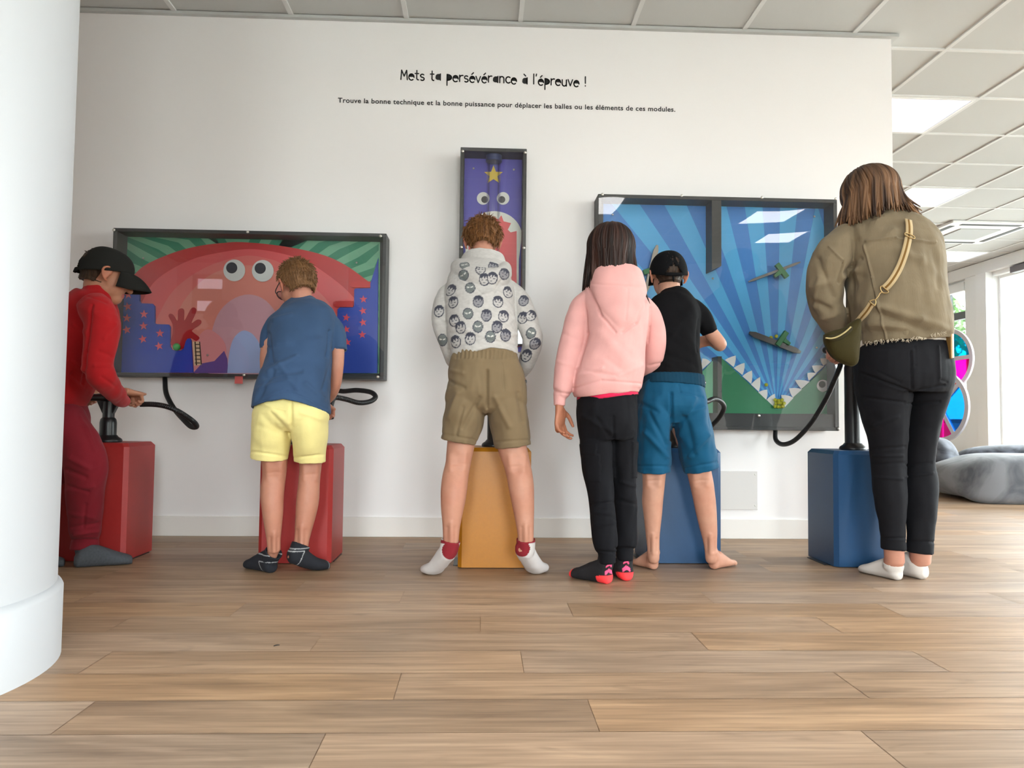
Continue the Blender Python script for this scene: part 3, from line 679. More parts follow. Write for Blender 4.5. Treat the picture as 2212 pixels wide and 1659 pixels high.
# ------------------------------------------------------------------ pump boxes with hoses
def hose(mb, path, r=.0118):
    a = spline([tuple(P(*p))+(r, r) for p in path], 24); C = a[:, :3]
    d = np.r_[0, np.cumsum(np.linalg.norm(np.diff(C, axis=0), axis=1))]; n = int(d[-1]/.0026); t = np.linspace(0, d[-1], n)
    Q = np.stack([np.interp(t, d, C[:, i]) for i in range(3)], -1); rr = np.where(np.arange(n) % 3 == 0, r*.84, r)
    mb.tube(np.c_[Q, rr, rr], n=12, sub=1); return mb
def pump(label, cx, y0, w, dp, m, hz, sleeve, hose_path, hx=.13):
    y1 = y0+dp; cy = y0+dp/2; H = .49
    root = thing('pump_station', label, 'pump', (cx, cy, 0))
    MB().cbox((cx-w/2, y0, 0.004), (cx+w/2, y1, H), .016).obj('pedestal_box', m, root, smooth=False)
    MB().box((cx-w/2-.02, y0+.06, 0), (cx+w/2+.004, y1-.05, .0035)).obj('foot_plate', m_black, root, smooth=False)
    MB().lathe((cx, cy, H), [(.056,0),(.058,.006),(.054,.014),(.042,.022),(.036,.03)]).obj('flange', m_black, root, angle=50)
    MB().lathe((cx, cy, H+.028), [(.034,0),(.034,sleeve-H-.045),(.031,sleeve-H-.03),(.024,sleeve-H-.022),(.024,max(hz-H-.045, sleeve-H-.01))]).obj('barrel', m_black, root, angle=35)
    for s in (-1, 1):
        MB().prism([(cx+s*.008, cy-.012, hz-.075), (cx+s*.02, cy-.012, hz-.075), (cx+s*.05, cy-.012, hz-.012), (cx+s*.014, cy-.012, hz-.012)], (0, .024, 0)).obj('handle_bracket', m_black, root, smooth=False, bevel=.003)
    hb = MB().tube([(cx-hx, cy, hz, .0155, .0155), (cx-.05, cy, hz, .0165, .0165), (cx, cy, hz, .022, .022), (cx+.05, cy, hz, .0165, .0165), (cx+hx, cy, hz, .0155, .0155)], n=18, rnd=3)
    h = hb.obj('handle', m_black, root)
    hose(MB(), hose_path).obj('hose', m_rubber, root)
    return root
c1 = (-1.68, 3.2)
pump('red pump box with T-handle at far left held by child in red', -1.615, 3.2, .30, .28, m_red, .682, .59,
     [(303,873.5,3.335),(330,873.5,3.33),(355,877,3.33),(380,886,3.34),(405,901,3.38),(421,914,3.42),(424,922,3.46),(412,921,3.5),(396,906,3.55),(380,888,3.62),(366,866,3.7),(358,845,3.77),(356,812,3.84)])
pump('red pump box behind the legs of the child in yellow shorts', -.765, 3.175, .30, .28, m_red, .63, .58,
     [(716,905,3.315),(714,882,3.33),(722,860,3.36),(745,862,3.4),(775,870,3.44),(800,867,3.49),(811,857,3.54),(800,847,3.6),(770,843,3.66),(738,845,3.72),(712,836,3.78),(700,812,3.84)], hx=.1)
pump('yellow pump box between the legs of the child in the patterned hoodie', .06, 3.095, .296, .28, m_yel, .77, .70,
     [(1106,826,3.23),(1112,815,3.3),(1100,800,3.4),(1085,790,3.55),(1075,785,3.7),(1068,770,3.8),(1066,742,3.84)], hx=.12)
pump('blue pump box behind the barefoot child in the black cap', .873, 3.205, .32, .28, m_blu, .78, .70,
     [(1513,862,3.34),(1525,868,3.4),(1542,862,3.46),(1557,867,3.52),(1564,881,3.58),(1554,902,3.64),(1537,921,3.7),(1528,940,3.77),(1520,944,3.82),(1512,925,3.84)], hx=.12)
pump('blue pump box at right with tall raised black column beside the adult in jeans', 1.643, 3.135, .30, .28, m_blu, .93, .87,
     [(1812,778,3.28),(1815,790,3.3),(1803,820,3.36),(1783,864,3.45),(1752,914,3.55),(1718,950,3.64),(1692,960,3.72),(1676,950,3.8),(1675,926,3.84)], hx=.12)

# ------------------------------------------------------------------ right background: discs, poufs, tree
def disc_stand():
    cB, cA = P(2031, 878, 7.35), P(2048, 777, 7.7); til = math.radians(-79)
    nx = np.array([math.cos(til), math.sin(til), 0]); yv = np.array([-nx[1], nx[0], 0]); z = np.array([0, 0, 1.])
    pc = np.array([cB[0]+.13, cB[1]+.2, 0])
    root = thing('colour_disc_stand', 'grey stand with two large coloured see-through discs right of the adult in jeans', 'disc stand', (pc[0], pc[1], 0))
    grey = flat((176,172,176)); n = 72
    def wheel(c, R, sectors, label):
        t = bpy.data.objects.new('colour_disc', None); COL.objects.link(t); t.parent = root; t['_base'] = list(root['_base']); t['label'] = label; t.empty_display_size = .05
        C = np.asarray(c, float)
        def Q(r, a, o=0): return C+nx*r*math.cos(a)+z*r*math.sin(a)+yv*o
        vs, fs = [], []
        for r, o in ((R, -.012), (R, .012), (R*.87, .012), (R*.87, -.012)): vs += [Q(r, 2*math.pi*i/n, o) for i in range(n)]
        for j in range(4): fs += [(j*n+i, j*n+(i+1) % n, ((j+1) % 4)*n+(i+1) % n, ((j+1) % 4)*n+i) for i in range(n)]
        MB().add(vs, fs).obj('rim', grey, t, angle=40)
        for a0, a1, rgb in sectors:
            a = math.radians(a0); d = nx*math.cos(a)+z*math.sin(a); e = (-nx*math.sin(a)+z*math.cos(a))*.02
            MB().prism([C+e-yv*.011, C-e-yv*.011, C+d*R*.9-e-yv*.011, C+d*R*.9+e-yv*.011], yv*.022).obj('spoke', grey, t, smooth=False)
            MB().prism([Q(.01, math.radians((a0+a1)/2), -.003)]+[Q(R*.9, math.radians(a0+(a1-a0)*k/16), -.003) for k in range(17)], yv*.006).obj('tinted_pane', clear('tint_%d_%d_%d' % rgb, rgb, .6), t, smooth=False)
        MB().lathe(C-yv*.02, [(.02,0),(.03,.01),(.03,.03),(.02,.045)], axis=yv, n=20).obj('hub', m_steel, t)
    wheel(cB, .355, [(100,160,(255,190,40)),(42,100,(255,110,30)),(-58,42,(40,175,245)),(-125,-58,(255,60,200)),(160,235,(255,200,60))], 'lower disc with orange, blue and magenta panes')
    wheel(cA, .325, [(2,95,(20,190,225)),(-75,2,(255,40,180)),(95,190,(250,210,60)),(190,285,(40,120,230))], 'upper disc with turquoise and magenta panes')
    MB().lathe((pc[0], pc[1], .03), [(.022,0),(.022,1.25),(.015,1.26)], n=20).obj('post', grey, root, angle=40)
    MB().lathe((pc[0], pc[1], 0), [(.15,0),(.15,.02),(.14,.03)], n=40).obj('base_plate', grey, root, angle=40)
    for c in (cB, cA): MB().tube([(pc[0], pc[1], c[2], .012, .012), (c[0], c[1], c[2], .012, .012)], sub=1, n=10).obj('axle', m_steel, root)
disc_stand()

def stone_mat(name, dark, light, sc):
    m = mat(name, light, .9); n = m.node_tree; b = n.nodes['Principled BSDF']; tc = n.nodes.new('ShaderNodeTexCoord')
    nz = n.nodes.new('ShaderNodeTexNoise'); nz.inputs['Scale'].default_value = sc; nz.inputs['Detail'].default_value = 8; nz.inputs['Distortion'].default_value = 1.5
    cr = n.nodes.new('ShaderNodeValToRGB'); n.links.new(tc.outputs['Object'], nz.inputs['Vector']); n.links.new(nz.outputs[0], cr.inputs[0]); n.links.new(cr.outputs[0], b.inputs['Base Color'])
    cr.color_ramp.elements[0].position = .34; cr.color_ramp.elements[0].color = lin(dark)+(1,); cr.color_ramp.elements[1].position = .62; cr.color_ramp.elements[1].color = lin(light)+(1,)
    b.inputs['Sheen Weight'].default_value = .2; return m
def pouf(name, label, c, ax, rot, m, seed, sag, amp=.035, ex=.6, group='stone cushions by the window'):
    b = MB(); cs, sn = math.cos(rot), math.sin(rot); n0 = 48; vs = []
    b.ell((0, 0, 0), np.eye(3), 56, 36); v = np.array(b.v)
    e = np.sign(v)*np.abs(v)**ex; e = e*np.array(ax); w = wob(v, .45, seed)*amp; e = e*(1+w[:, None]/min(ax)*.6)
    e[:, 2] += sag*np.exp(-((v[:, 0]-.25)/.4)**2)*np.clip(v[:, 2], 0, 1)*-1
    e[:, 2] = np.maximum(e[:, 2], -ax[2]*.82)
    o = np.stack([c[0]+e[:, 0]*cs-e[:, 1]*sn, c[1]+e[:, 0]*sn+e[:, 1]*cs, c[2]+e[:, 2]], -1); o[:, 2] -= o[:, 2].min()-c[2]+ax[2] if False else 0
    b.v = [tuple(p) for p in o]
    return tag(b.obj(name, m, base=(c[0], c[1], o[:, 2].min())), label, 'floor cushion', group)
st1 = stone_mat('stone_print_grey', (72,74,80), (122,123,128), 3.2); st2 = stone_mat('stone_print_dark', (34,38,48), (108,114,130), 3.0); st3 = stone_mat('stone_print_roll', (26,28,34), (106,110,120), 4.5)
pouf('stone_cushion', 'large light grey stone-print floor cushion at right edge', (4.5, 6.05, .155), (.74, .46, .19), -.12, st1, 3, .018)
pouf('stone_cushion', 'dark marbled stone-print cushion behind the large light grey one', (5.2, 6.95, .2), (.66, .5, .27), .1, st2, 8, .0, ex=.85)
pouf('stone_cushion', 'small dark upright stone-print cushion left of the large grey one', (4.2, 6.8, .2), (.14, .2, .24), .3, st3, 11, 0, ex=.75)
# low sill ledge, tree outside
def tree(c, h, label, seed):
    t = thing('tree', label, 'tree', (c[0], c[1], 0)); g = np.random.default_rng(seed)
    MB().tube([(c[0], c[1], 0, .16, .16), (c[0]+.1, c[1], h*.45, .11, .11), (c[0], c[1]+.1, h*.8, .05, .05)], n=10).obj('trunk', mat('bark', (96,84,70), .9), t)
    b = MB(); ctr = np.array([c[0], c[1], h*.66])
    for _ in range(3200):
        d = g.normal(size=3); d /= np.linalg.norm(d); p = ctr+d*np.array([1.15, 1.15, 1.5])*g.uniform(.35, 1)**.5*(1+.18*math.sin(5*d[0]+seed)*math.cos(4*d[2]))
        u = nrm(g.normal(size=3)); v = nrm(np.cross(u, g.normal(size=3))); s_ = g.uniform(.07, .13)
        b.add([p-u*s_, p+v*s_*.5, p+u*s_, p-v*s_*.5], [(0, 1, 2, 3)])
    b.obj('foliage', mat('leaves', (86,128,62), .6, var=(2, .25)), t, smooth=False)
tree((10.5, 18.0), 4.4, 'green leafy tree outside the far grey-framed window', 4)
struct(MB().box((ROOM_R+.2, -12, -.12), (40, 40, -.02)).box((-20, -30, -.12), (ROOM_R+.2, ROOM_B-.2, -.02)).obj('ground', mat('paving', (176,176,170), .9), smooth=False))
tw = PZ(597, 1396, 0)
tag(MB().tube([(tw[0]-.006, tw[1]-.004, .002, .0013, .0013), (tw[0], tw[1], .003, .0015, .0015), (tw[0]+.007, tw[1]+.005, .002, .001, .001)], n=6).obj('twig', mat('twig_dark', (40,34,30), .8), base=tw), 'tiny dark twig lying on the floor planks', 'twig')

# ------------------------------------------------------------------ people: shared builders
class Head:
    def __init__(s, c, yaw, pitch, roll, h):
        s.c = np.asarray(c, float); s.h = h; y, p, r = (math.radians(q) for q in (yaw, pitch, roll))
        f0 = np.array([math.sin(y), math.cos(y), 0]); r0 = np.array([math.cos(y), -math.sin(y), 0]); z = np.array([0, 0, 1.])
        s.f = math.cos(p)*f0-math.sin(p)*z; u = math.cos(p)*z+math.sin(p)*f0
        s.r = math.cos(r)*r0-math.sin(r)*u; s.u = math.cos(r)*u+math.sin(r)*r0
        s.A = np.array([s.r, s.f, s.u])
    def W(s, p): return s.c+s.h*(np.asarray(p, float)@s.A)
    def Lc(s, co): return ((co-s.c)@s.A.T)/s.h
    def ell(s, mb, c, rad, **k): mb.ell(s.W(c), [s.r*rad[0]*s.h, s.f*rad[1]*s.h, s.u*rad[2]*s.h], **k)
    def tb(s, mb, pl, **k): mb.tube([tuple(s.W(q[:3]))+(q[3]*s.h, q[3]*s.h) for q in pl], **k)
    def add(s, mb, neck):
        E = s.ell
        E(mb, (0,-.06,.13), (.335,.42,.37)); E(mb, (0,.14,-.1), (.285,.27,.34)); E(mb, (0,.24,-.34), (.17,.16,.14)); E(mb, (0,.05,-.24), (.25,.24,.2))
        E(mb, (0,.33,.1), (.2,.07,.06)); E(mb, (.17,.26,-.1), (.1,.1,.09)); E(mb, (-.17,.26,-.1), (.1,.1,.09))
        s.tb(mb, [(0,.36,.04,.035),(0,.42,-.04,.045),(0,.48,-.12,.058)], n=12, rnd=3)
        E(mb, (.05,.42,-.125), (.035,.04,.03)); E(mb, (-.05,.42,-.125), (.035,.04,.03))
        E(mb, (0,.375,-.245), (.1,.045,.022)); E(mb, (0,.37,-.285), (.085,.045,.026))
        for q in (-1, 1):
            E(mb, (q*.135,.315,.015), (.07,.06,.055))
            s.tb(mb, [(q*.335,.03,.0,.018),(q*.365,.02,.08,.022),(q*.395,-.05,.115,.024),(q*.41,-.12,.06,.024),(q*.395,-.11,-.03,.022),(q*.36,-.04,-.12,.024),(q*.335,.01,-.13,.018)], n=10, rnd=3)
            E(mb, (q*.355,-.04,-.005), (.025,.075,.1))
        nb = np.asarray(neck, float); a = s.W((0,-.1,-.2)); r = .225*s.h
        m = (a+nb)/2
        mb.tube([tuple(s.W((0,-.06,-.02)))+(r, r), tuple(a)+(r, r), tuple(m)+(r*.98, r*.98), tuple(nb)+(r*1.12, r*1.12)], n=18, sub=4)
    def colour(s, co, c, hairc):
        p = s.Lc(co); x, y, z = np.abs(p[:, 0]), p[:, 1], p[:, 2]
        lips = (x < .11) & (y > .3) & (np.abs(z+.265) < .045); c[lips] = lin((178,100,94))
        eye = ((x-.135)**2/.0036+(z-.015)**2/.0011 < 1) & (y > .28); c[eye] = lin((232,228,224))
        iris = ((x-.135)**2+(z-.015)**2 < .0009) & (y > .28); c[iris] = lin((60,46,38))
        br = ((x-.14)**2/.0075+(z-.1)**2/.0006 < 1) & (y > .25); c[br] = lin(hairc)
        ear = (x > .34) & (np.abs(y+.04) < .13) & (np.abs(z) < .16); c[ear] = c[ear]*np.array([1.0, .8, .76])
        ck = np.exp(-((x-.2)**2+(z+.1)**2)/.01)*(y > .2); c[:, 1] *= 1-.12*ck; c[:, 2] *= 1-.12*ck
        return c
def hand(mb, w, d, n, L=.15, side=1, curl=(25,30,20), thumb=.5, spread=1.):
    d = nrm(d); n = np.asarray(n, float); n = nrm(n-n.dot(d)*d); s_ = np.cross(d, n)*side; k = L/.18; w = np.asarray(w, float)
    T = lambda al, la, no, ra, rb: tuple(w+d*al*k+s_*la*k+n*no*k)+(ra*k, rb*k)
    mb.tube([T(-.02,0,0,.024,.018), T(.01,0,0,.026,.018), T(.04,.002,.002,.036,.016), T(.075,0,.002,.041,.0145), T(.096,-.001,0,.036,.011)], n=18, ax=(s_, n), rnd=1)
    mb.ell(w+d*.035*k+s_*.022*k+n*.006*k, [d*.03*k, s_*.014*k, n*.014*k], 12, 8)
    for la, al, ln, an in ((.029,.09,.076,.1),(.010,.096,.084,.03),(-.010,.093,.078,-.04),(-.028,.084,.06,-.12)):
        p = w+d*al*k+s_*la*k; dd = nrm(d+s_*an*spread); pl = [tuple(p-dd*.012*k)+(.0088*k, .0088*k)]; ang = 0; r = .0088
        for j, fr in enumerate((.45,.3,.25)):
            ang += math.radians(curl[j]*(1+.12*(la < 0))); v = dd*math.cos(ang)+n*math.sin(ang)
            pl.append(tuple(np.array(pl[-1][:3])+v*(ln*fr*k*.5+(.006*k if j == 0 else 0)))+(r*k*1.0, r*k*1.0)); r -= .0007
            pl.append(tuple(np.array(pl[-1][:3])+v*(ln*fr*k*.5+(.006*k if j == 0 else 0)))+(r*k*1.02, r*k*1.02))
        mb.tube(pl, n=10, sub=3, rnd=3)
    p = w+d*.022*k+s_*.024*k; td = nrm(s_*.75+d*.7+n*.35); t2 = nrm(d*.85+s_*(.35-thumb)+n*(.3+.6*thumb)); t3 = nrm(d*.8+s_*(.1-thumb)+n*(.4+.6*thumb))
    q1 = p+td*.045*k; q2 = q1+t2*.032*k; q3 = q2+t3*.024*k
    mb.tube([tuple(p)+(.012*k,)*2, tuple(q1)+(.0105*k,)*2, tuple(q2)+(.0095*k,)*2, tuple(q3)+(.0078*k,)*2], n=12, sub=3, rnd=3)
def foot(mb, heel, toe, ankle, infl=0., top=None, bare=0, ra=.03):
    heel = np.asarray(heel, float); toe = np.asarray(toe, float); dv = toe-heel; dv[2] = 0; L = np.linalg.norm(dv); d = dv/L; a = np.array([d[1], -d[0], 0.]); z = np.array([0, 0, 1.]); k = L/.21; kk = max(k, .92)
    hz = heel[2]
    def bot(s_): return hz*max(0, 1-s_/.66)**1.25+toe[2]*max(0, (s_-.66)/.34)+.0015
    pl = []
    for s_, hw, hh in ((.0,.012,.012),(.05,.022,.024),(.13,.028,.033),(.28,.0295,.040),(.45,.031,.034),(.62,.037,.026),(.78,.040,.0185),(.9,.035,.0145),(.97,.026,.011),(1.0,.014,.007)):
        hh = hh*kk+infl; c = heel+d*L*s_; lat = .004*math.sin(s_*3.1)
        pl.append((c[0], c[1], bot(s_)+hh-infl*.3+(.008*kk if s_ < .04 else 0), hw*kk+infl, hh))
    mb.tube(pl, n=22, sub=4, e=2.4, ax=(a, z))
    an = np.asarray(ankle, float); base = heel+d*L*.2; base[2] = bot(.2)+.034*kk
    if top is None: mb.tube([tuple(an)+(ra+infl,)*2, tuple((an+base)/2)+(ra*.98+infl,)*2, tuple(base)+(.029*kk+infl,)*2], n=18, sub=4)
    else:
        tp = np.asarray(top, float)
        mb.tube([tuple(base)+(.029*kk+infl,)*2, tuple((an+base)/2)+(ra*.98+infl,)*2, tuple(tp)+(ra*1.03+infl,)*2], n=20, sub=5, open1=.02, th=.006)
    if bare:
        for i, (la, sl, r) in enumerate(((.028,1.0,.0125),(.010,1.02,.0095),(-.005,.99,.0088),(-.018,.95,.0082),(-.030,.89,.0078))):
            c = heel+d*L*sl+a*la*bare*kk; c[2] = r*kk+.001; b0 = heel+d*L*(sl-.2)+a*la*bare*kk*.95; b0[2] = r*kk+.008
            mb.tube([tuple(b0)+(r*kk,)*2, tuple((b0+c)/2+z*.003)+(r*kk*.95,)*2, tuple(c)+(r*kk,)*2], n=10, sub=3, rnd=1)
def hair_short(H, parent, dark, light, t0=.055, nape=-.27, tuft=.07, seed=1, ntuft=900, top=.0, cut=None):
    na, ne = 180, 110; g = np.random.default_rng(seed); vs, fs = [], []
    A = np.linspace(0, 2*math.pi, na, endpoint=False); El = np.linspace(math.radians(89), math.radians(-75), ne)
    aa, ee = np.meshgrid(A, El); dx, dy, dz = np.sin(aa)*np.cos(ee), -np.cos(aa)*np.cos(ee), np.sin(ee)   # az 0 = back of the head
    R = np.array([.345, .43, .38])
    rr = 1.; px, py, pz = R[0]*dx, R[1]*dy, R[2]*dz
    low = np.clip(-pz, 0, 1); py2 = np.where(dy < 0, -np.maximum(np.abs(py), .36*(np.cos(aa) > .2)*np.abs(np.cos(aa))*(low > .01)), py); px2 = np.where((dy < 0) & (low > .01), np.sign(px)*np.maximum(np.abs(px), .25*np.abs(np.sin(aa))), px)
    X, Y, Z = px2, py2-.06, pz+.13
    back = np.cos(aa)                         # 1 at the back, -1 at the face
    line = np.where(back > .35, nape+.02, np.where(back > -.12, nape+(.36-nape*.0)*np.clip((.35-back)/.3, 0, 1)*1.0, np.where(back > -.5, .1+.22*np.clip((-.12-back)/.38, 0, 1), .33)))
    m = np.clip((Z-line)/.05+.5, 0, 1)
    nse = wob(np.stack([aa.ravel()*1.2, ee.ravel()*.5, 0*aa.ravel()], -1), 1.1, seed).reshape(aa.shape)*.009+wob(np.stack([np.sin(aa).ravel()*3, np.cos(aa).ravel()*3, ee.ravel()*.35], -1), 2.2, seed+1).reshape(aa.shape)*.003
    t = np.where(m > 0, -.05+(t0+top*np.clip(dz, 0, 1)+nse+.05)*m**.7, -.05)
    N = np.stack([dx/R[0], dy/R[1], dz/R[2]], -1); N /= np.linalg.norm(N, axis=-1, keepdims=True)
    Pn = np.stack([X, Y, Z], -1)+N*t[..., None]; Wd = H.c+H.h*(Pn.reshape(-1, 3)@H.A)
    b = MB(); F = []
    for j in range(ne-1):
        for i in range(na): F.append((j*na+i, j*na+(i+1) % na, (j+1)*na+(i+1) % na, (j+1)*na+i))
    F.append(tuple(range(na))); F.append(tuple(range((ne-1)*na, ne*na)))
    b.add(Wd, F)
    ok = np.argwhere(m > .85)
    crown = np.array([.03, -.3, .5])
    for _ in range(ntuft):
        j, i = ok[g.integers(len(ok))]; p = Pn[j, i]; n = N[j, i]; fl = p-crown; fl = fl+np.array([0, 0, -.25]); fl = fl-fl.dot(n)*n; fl = nrm(fl+g.normal(size=3)*.18)
        q = tuft*g.uniform(.5, 1.3); r = .010*g.uniform(.7, 1.3); p = p-n*.012
        b.tube([tuple(H.W(p))+(r*H.h,)*2, tuple(H.W(p+fl*q*.5+n*q*.3))+(r*H.h*.75,)*2, tuple(H.W(p+fl*q+n*q*.25))+(r*H.h*.15,)*2], n=5, sub=2)
    def col(co, no):
        p = H.Lc(co); az = np.arctan2(p[:, 0], -p[:, 1]); s_ = wob(np.stack([np.sin(az)*4, np.cos(az)*4, p[:, 2]*.8], -1), 2.4, seed+3)*.18+.42
        s_ = np.clip(s_, 0, 1)[:, None]; return np.array(lin(dark))*(1-s_)+np.array(lin(light))*s_
    return b.obj('hair', m_hair, parent, colfn=col)
def hair_long(H, parent, dark, light, zend, n=260, seed=1, rad=(.40,.47,.43), az=150, flick=None, hi=0., r0=.0075, part=0.):
    g = np.random.default_rng(seed); b = MB()
    H.ell(b, (0,-.06,.12), (rad[0]-.03, rad[1]-.04, rad[2]-.03), nu=28, nv=20)
    for k in range(n):
        a = math.radians(g.uniform(-az, az)); off = g.uniform(-.03, .025); pl = []
        e0 = math.radians(g.uniform(62, 88)); R = np.array([rad[0]+off, rad[1]+off, rad[2]+off])
        jit = g.normal()*.02
        for e in np.linspace(e0, math.radians(-8), 7):
            q = np.array([R[0]*math.sin(a)*math.cos(e)+part*max(0, math.sin(e))**2, -R[1]*math.cos(a)*math.cos(e), R[2]*math.sin(e)])+np.array([0, -.05, .11])
            pl.append(H.W(q))
        p = pl[-1]; ze = zend(a, g); rv = nrm(np.array([p[0]-H.c[0], p[1]-H.c[1], 0])); tang = np.array([-rv[1], rv[0], 0])
        w1, w2 = g.normal()*.012, g.normal()*.01
        for f in (.3, .65, 1.0):
            inn = -.012*f if flick is None else flick(a, f)
            pl.append(np.array([p[0], p[1], p[2]+(ze-p[2])*f])+rv*(inn+w2*f)+tang*w1*f)
        rs = [r0*.8]+[r0]*6+[r0, r0*.8, r0*.25]
        b.tube([tuple(q)+(r_, r_) for q, r_ in zip(pl, rs)], n=6, sub=3)
    def col(co, no):
        p = H.Lc(co); q = co-H.c; a = np.arctan2(q[:, 0], -q[:, 1])
        s_ = wob(np.stack([np.sin(a)*3, np.cos(a)*3, q[:, 2]*.8], -1), 2.0, seed+3)*.45+.35
        s_ = s_*(1-hi)+hi*(s_*.9+.1)*np.clip((.42-p[:, 2])/.4, 0, 1.15)
        s_ = np.clip(s_, 0, 1)[:, None]; return np.array(lin(dark))*(1-s_)+np.array(lin(light))*s_
    return b.obj('hair', m_hair, parent, colfn=col)
def cap(H, parent, rgb, opening=True, brim_drop=.16):
    m = cloth('cap_cloth_%d' % rgb[0], rgb, .9, (500, .2)); na, ne = 96, 24; b = MB(); vs, fs = [], []
    R = np.array([.405, .49, .415]); c0 = np.array([0, -.045, .13])
    def pt(a, t):   # a: 0 at back, t: 0 rim .. 1 top
        e = t*math.pi/2; k = 1+.012*(abs(math.sin(3*a))**.3-1)*math.cos(e)
        rim = -.02-.15*math.cos(a); tp = R[2]
        z = c0[2]+rim-.07+(tp-rim+.07)*math.sin(e)
        rr = math.cos(e)**.75*k
        return np.array([R[0]*math.sin(a)*rr, c0[1]-R[1]*math.cos(a)*rr, z])
    for j in range(ne+1):
        for i in range(na): vs.append(H.W(pt(2*math.pi*i/na, j/ne)))
    for j in range(ne):
        for i in range(na):
            a = 2*math.pi*(i+.5)/na; a = a if a < math.pi else a-2*math.pi; t = (j+.5)/ne
            if opening and (a/.46)**2+(t/.23)**2 < 1: continue
            fs.append((j*na+i, j*na+(i+1) % na, (j+1)*na+(i+1) % na, (j+1)*na+i))
    o = b.add(vs, fs).obj('cap', m, parent); sm = o.modifiers.new('thick', 'SOLIDIFY'); sm.thickness = .003
    if opening:
        st = MB(); n = 14; vs = []
        for i in range(n+1):
            a = -.46+.92*i/n
            for t in (-.012, .06): vs.append(H.W(pt(a, t)*np.array([1.01, 1.01, 1])))
        fs = [(2*i, 2*i+2, 2*i+3, 2*i+1) for i in range(n)]
        if brim_drop < .18: st.add([H.W(pt(-.12, -.02)*np.array([1, 1.02, 1])), H.W(pt(.0, -.02)*np.array([1, 1.02, 1])), H.W(pt(-.03, -.02)*np.array([1, 1.03, 1])+np.array([0,0,-.13])), H.W(pt(-.11, -.02)*np.array([1, 1.03, 1])+np.array([0,0,-.1]))], [(0, 1, 2, 3)])
        s_ = st.add(vs, fs).obj('strap', m, o); q = s_.modifiers.new('thick', 'SOLIDIFY'); q.thickness = .003
    br = MB(); vs, fs = [], []; n, mr = 24, 8
    for j in range(mr+1):
        for i in range(n+1):
            a = math.pi+(i/n-.5)*2.2; p = pt(a, .02); u = (i/n-.5)*2; f = j/mr
            reach = .40*math.sqrt(max(0, 1-abs(u)**2.4))
            vs.append(H.W(p+np.array([p[0]*.02*f, reach*f, -brim_drop*f*f-.10*f*u*u+.0])))
    fs = [(j*(n+1)+i, j*(n+1)+i+1, (j+1)*(n+1)+i+1, (j+1)*(n+1)+i) for j in range(mr) for i in range(n)]
    s_ = br.add(vs, fs).obj('brim', m, o); q = s_.modifiers.new('thick', 'SOLIDIFY'); q.thickness = .0045
    bt = MB(); H.ell(bt, (0, -.045, .535), (.035,.035,.02)); bt.obj('button', m, o)
    return o
def pillow(mb, poly, Y, thick, n=8, m=0):
    pl = [P(px, py, Y) for px, py in poly]; c = np.mean(pl, axis=0); N = len(pl); vs, fs = [], []
    for sgn in (-1, 1):
        for k in range(n): 
            t = k/n; s_ = 1-t; vs += [c+(p-c)*(1-t**1.6)+np.array([0, sgn*thick*math.sin(t*math.pi/2)**.6, 0]) for p in pl]
        vs.append(c+np.array([0, sgn*thick, 0]))
    h = n*N+1
    for o in (0, h):
        for k in range(n-1): fs += [(o+k*N+i, o+k*N+(i+1) % N, o+(k+1)*N+(i+1) % N, o+(k+1)*N+i) for i in range(N)]
        fs += [(o+(n-1)*N+i, o+(n-1)*N+(i+1) % N, o+n*N) for i in range(N)]
    fs += [(i, (i+1) % N, h+(i+1) % N, h+i) for i in range(N)]
    return mb.add(vs, fs, m)
def surf(o):   # world points and pixel positions of a built mesh, to lay straps and prints on its back
    me = o.data; n = len(me.vertices); co = np.empty(n*3); me.vertices.foreach_get('co', co); co = co.reshape(-1, 3)+np.array(list(o['_base']))
    return co, proj(co)
def back_point(co, q, px, py):
    d = np.hypot(q[:, 0]-px, q[:, 1]-py); k = d < 6
    if not k.any(): i = d.argmin(); return co[i]
    return co[np.where(k)[0][co[k][:, 1].argmin()]]
def person(label, mb, base, skin, H, hairc, vox=.004, lines=()):
    def col(co, no):
        c = np.tile(np.array(lin(skin)), (len(co), 1)); w = (wob(co, 5, 3)*.05+wob(co, 14, 9)*.03)[:, None]; c = c*(1+w*np.array([.4, 1, 1.1]))
        return H.colour(co, c, hairc)
    o = remesh(mb, 'person', m_skin, None, base, vox, 3, colfn=col, disp=folds(list(lines), .0006, 8, 3)); return tag(o, label, 'person')
def sock_pair(parent, feet, colfns, infl=.0055, rgb=(255,255,255)):
    for (heel, toe, ank, top, ra), fn in zip(feet, colfns):
        b = MB(); foot(b, heel, toe, ank, infl, top, ra=ra); remesh(b, 'sock', m_sock, parent, None, .0033, 3, colfn=fn, disp=lambda co, no: wob(co, 22, 3)*.0004)
def along(co, heel, toe):
    d = np.array(toe)-np.array(heel); d[2] = 0; L = np.linalg.norm(d); d = d/L; return ((co-np.array(heel))@d)/L

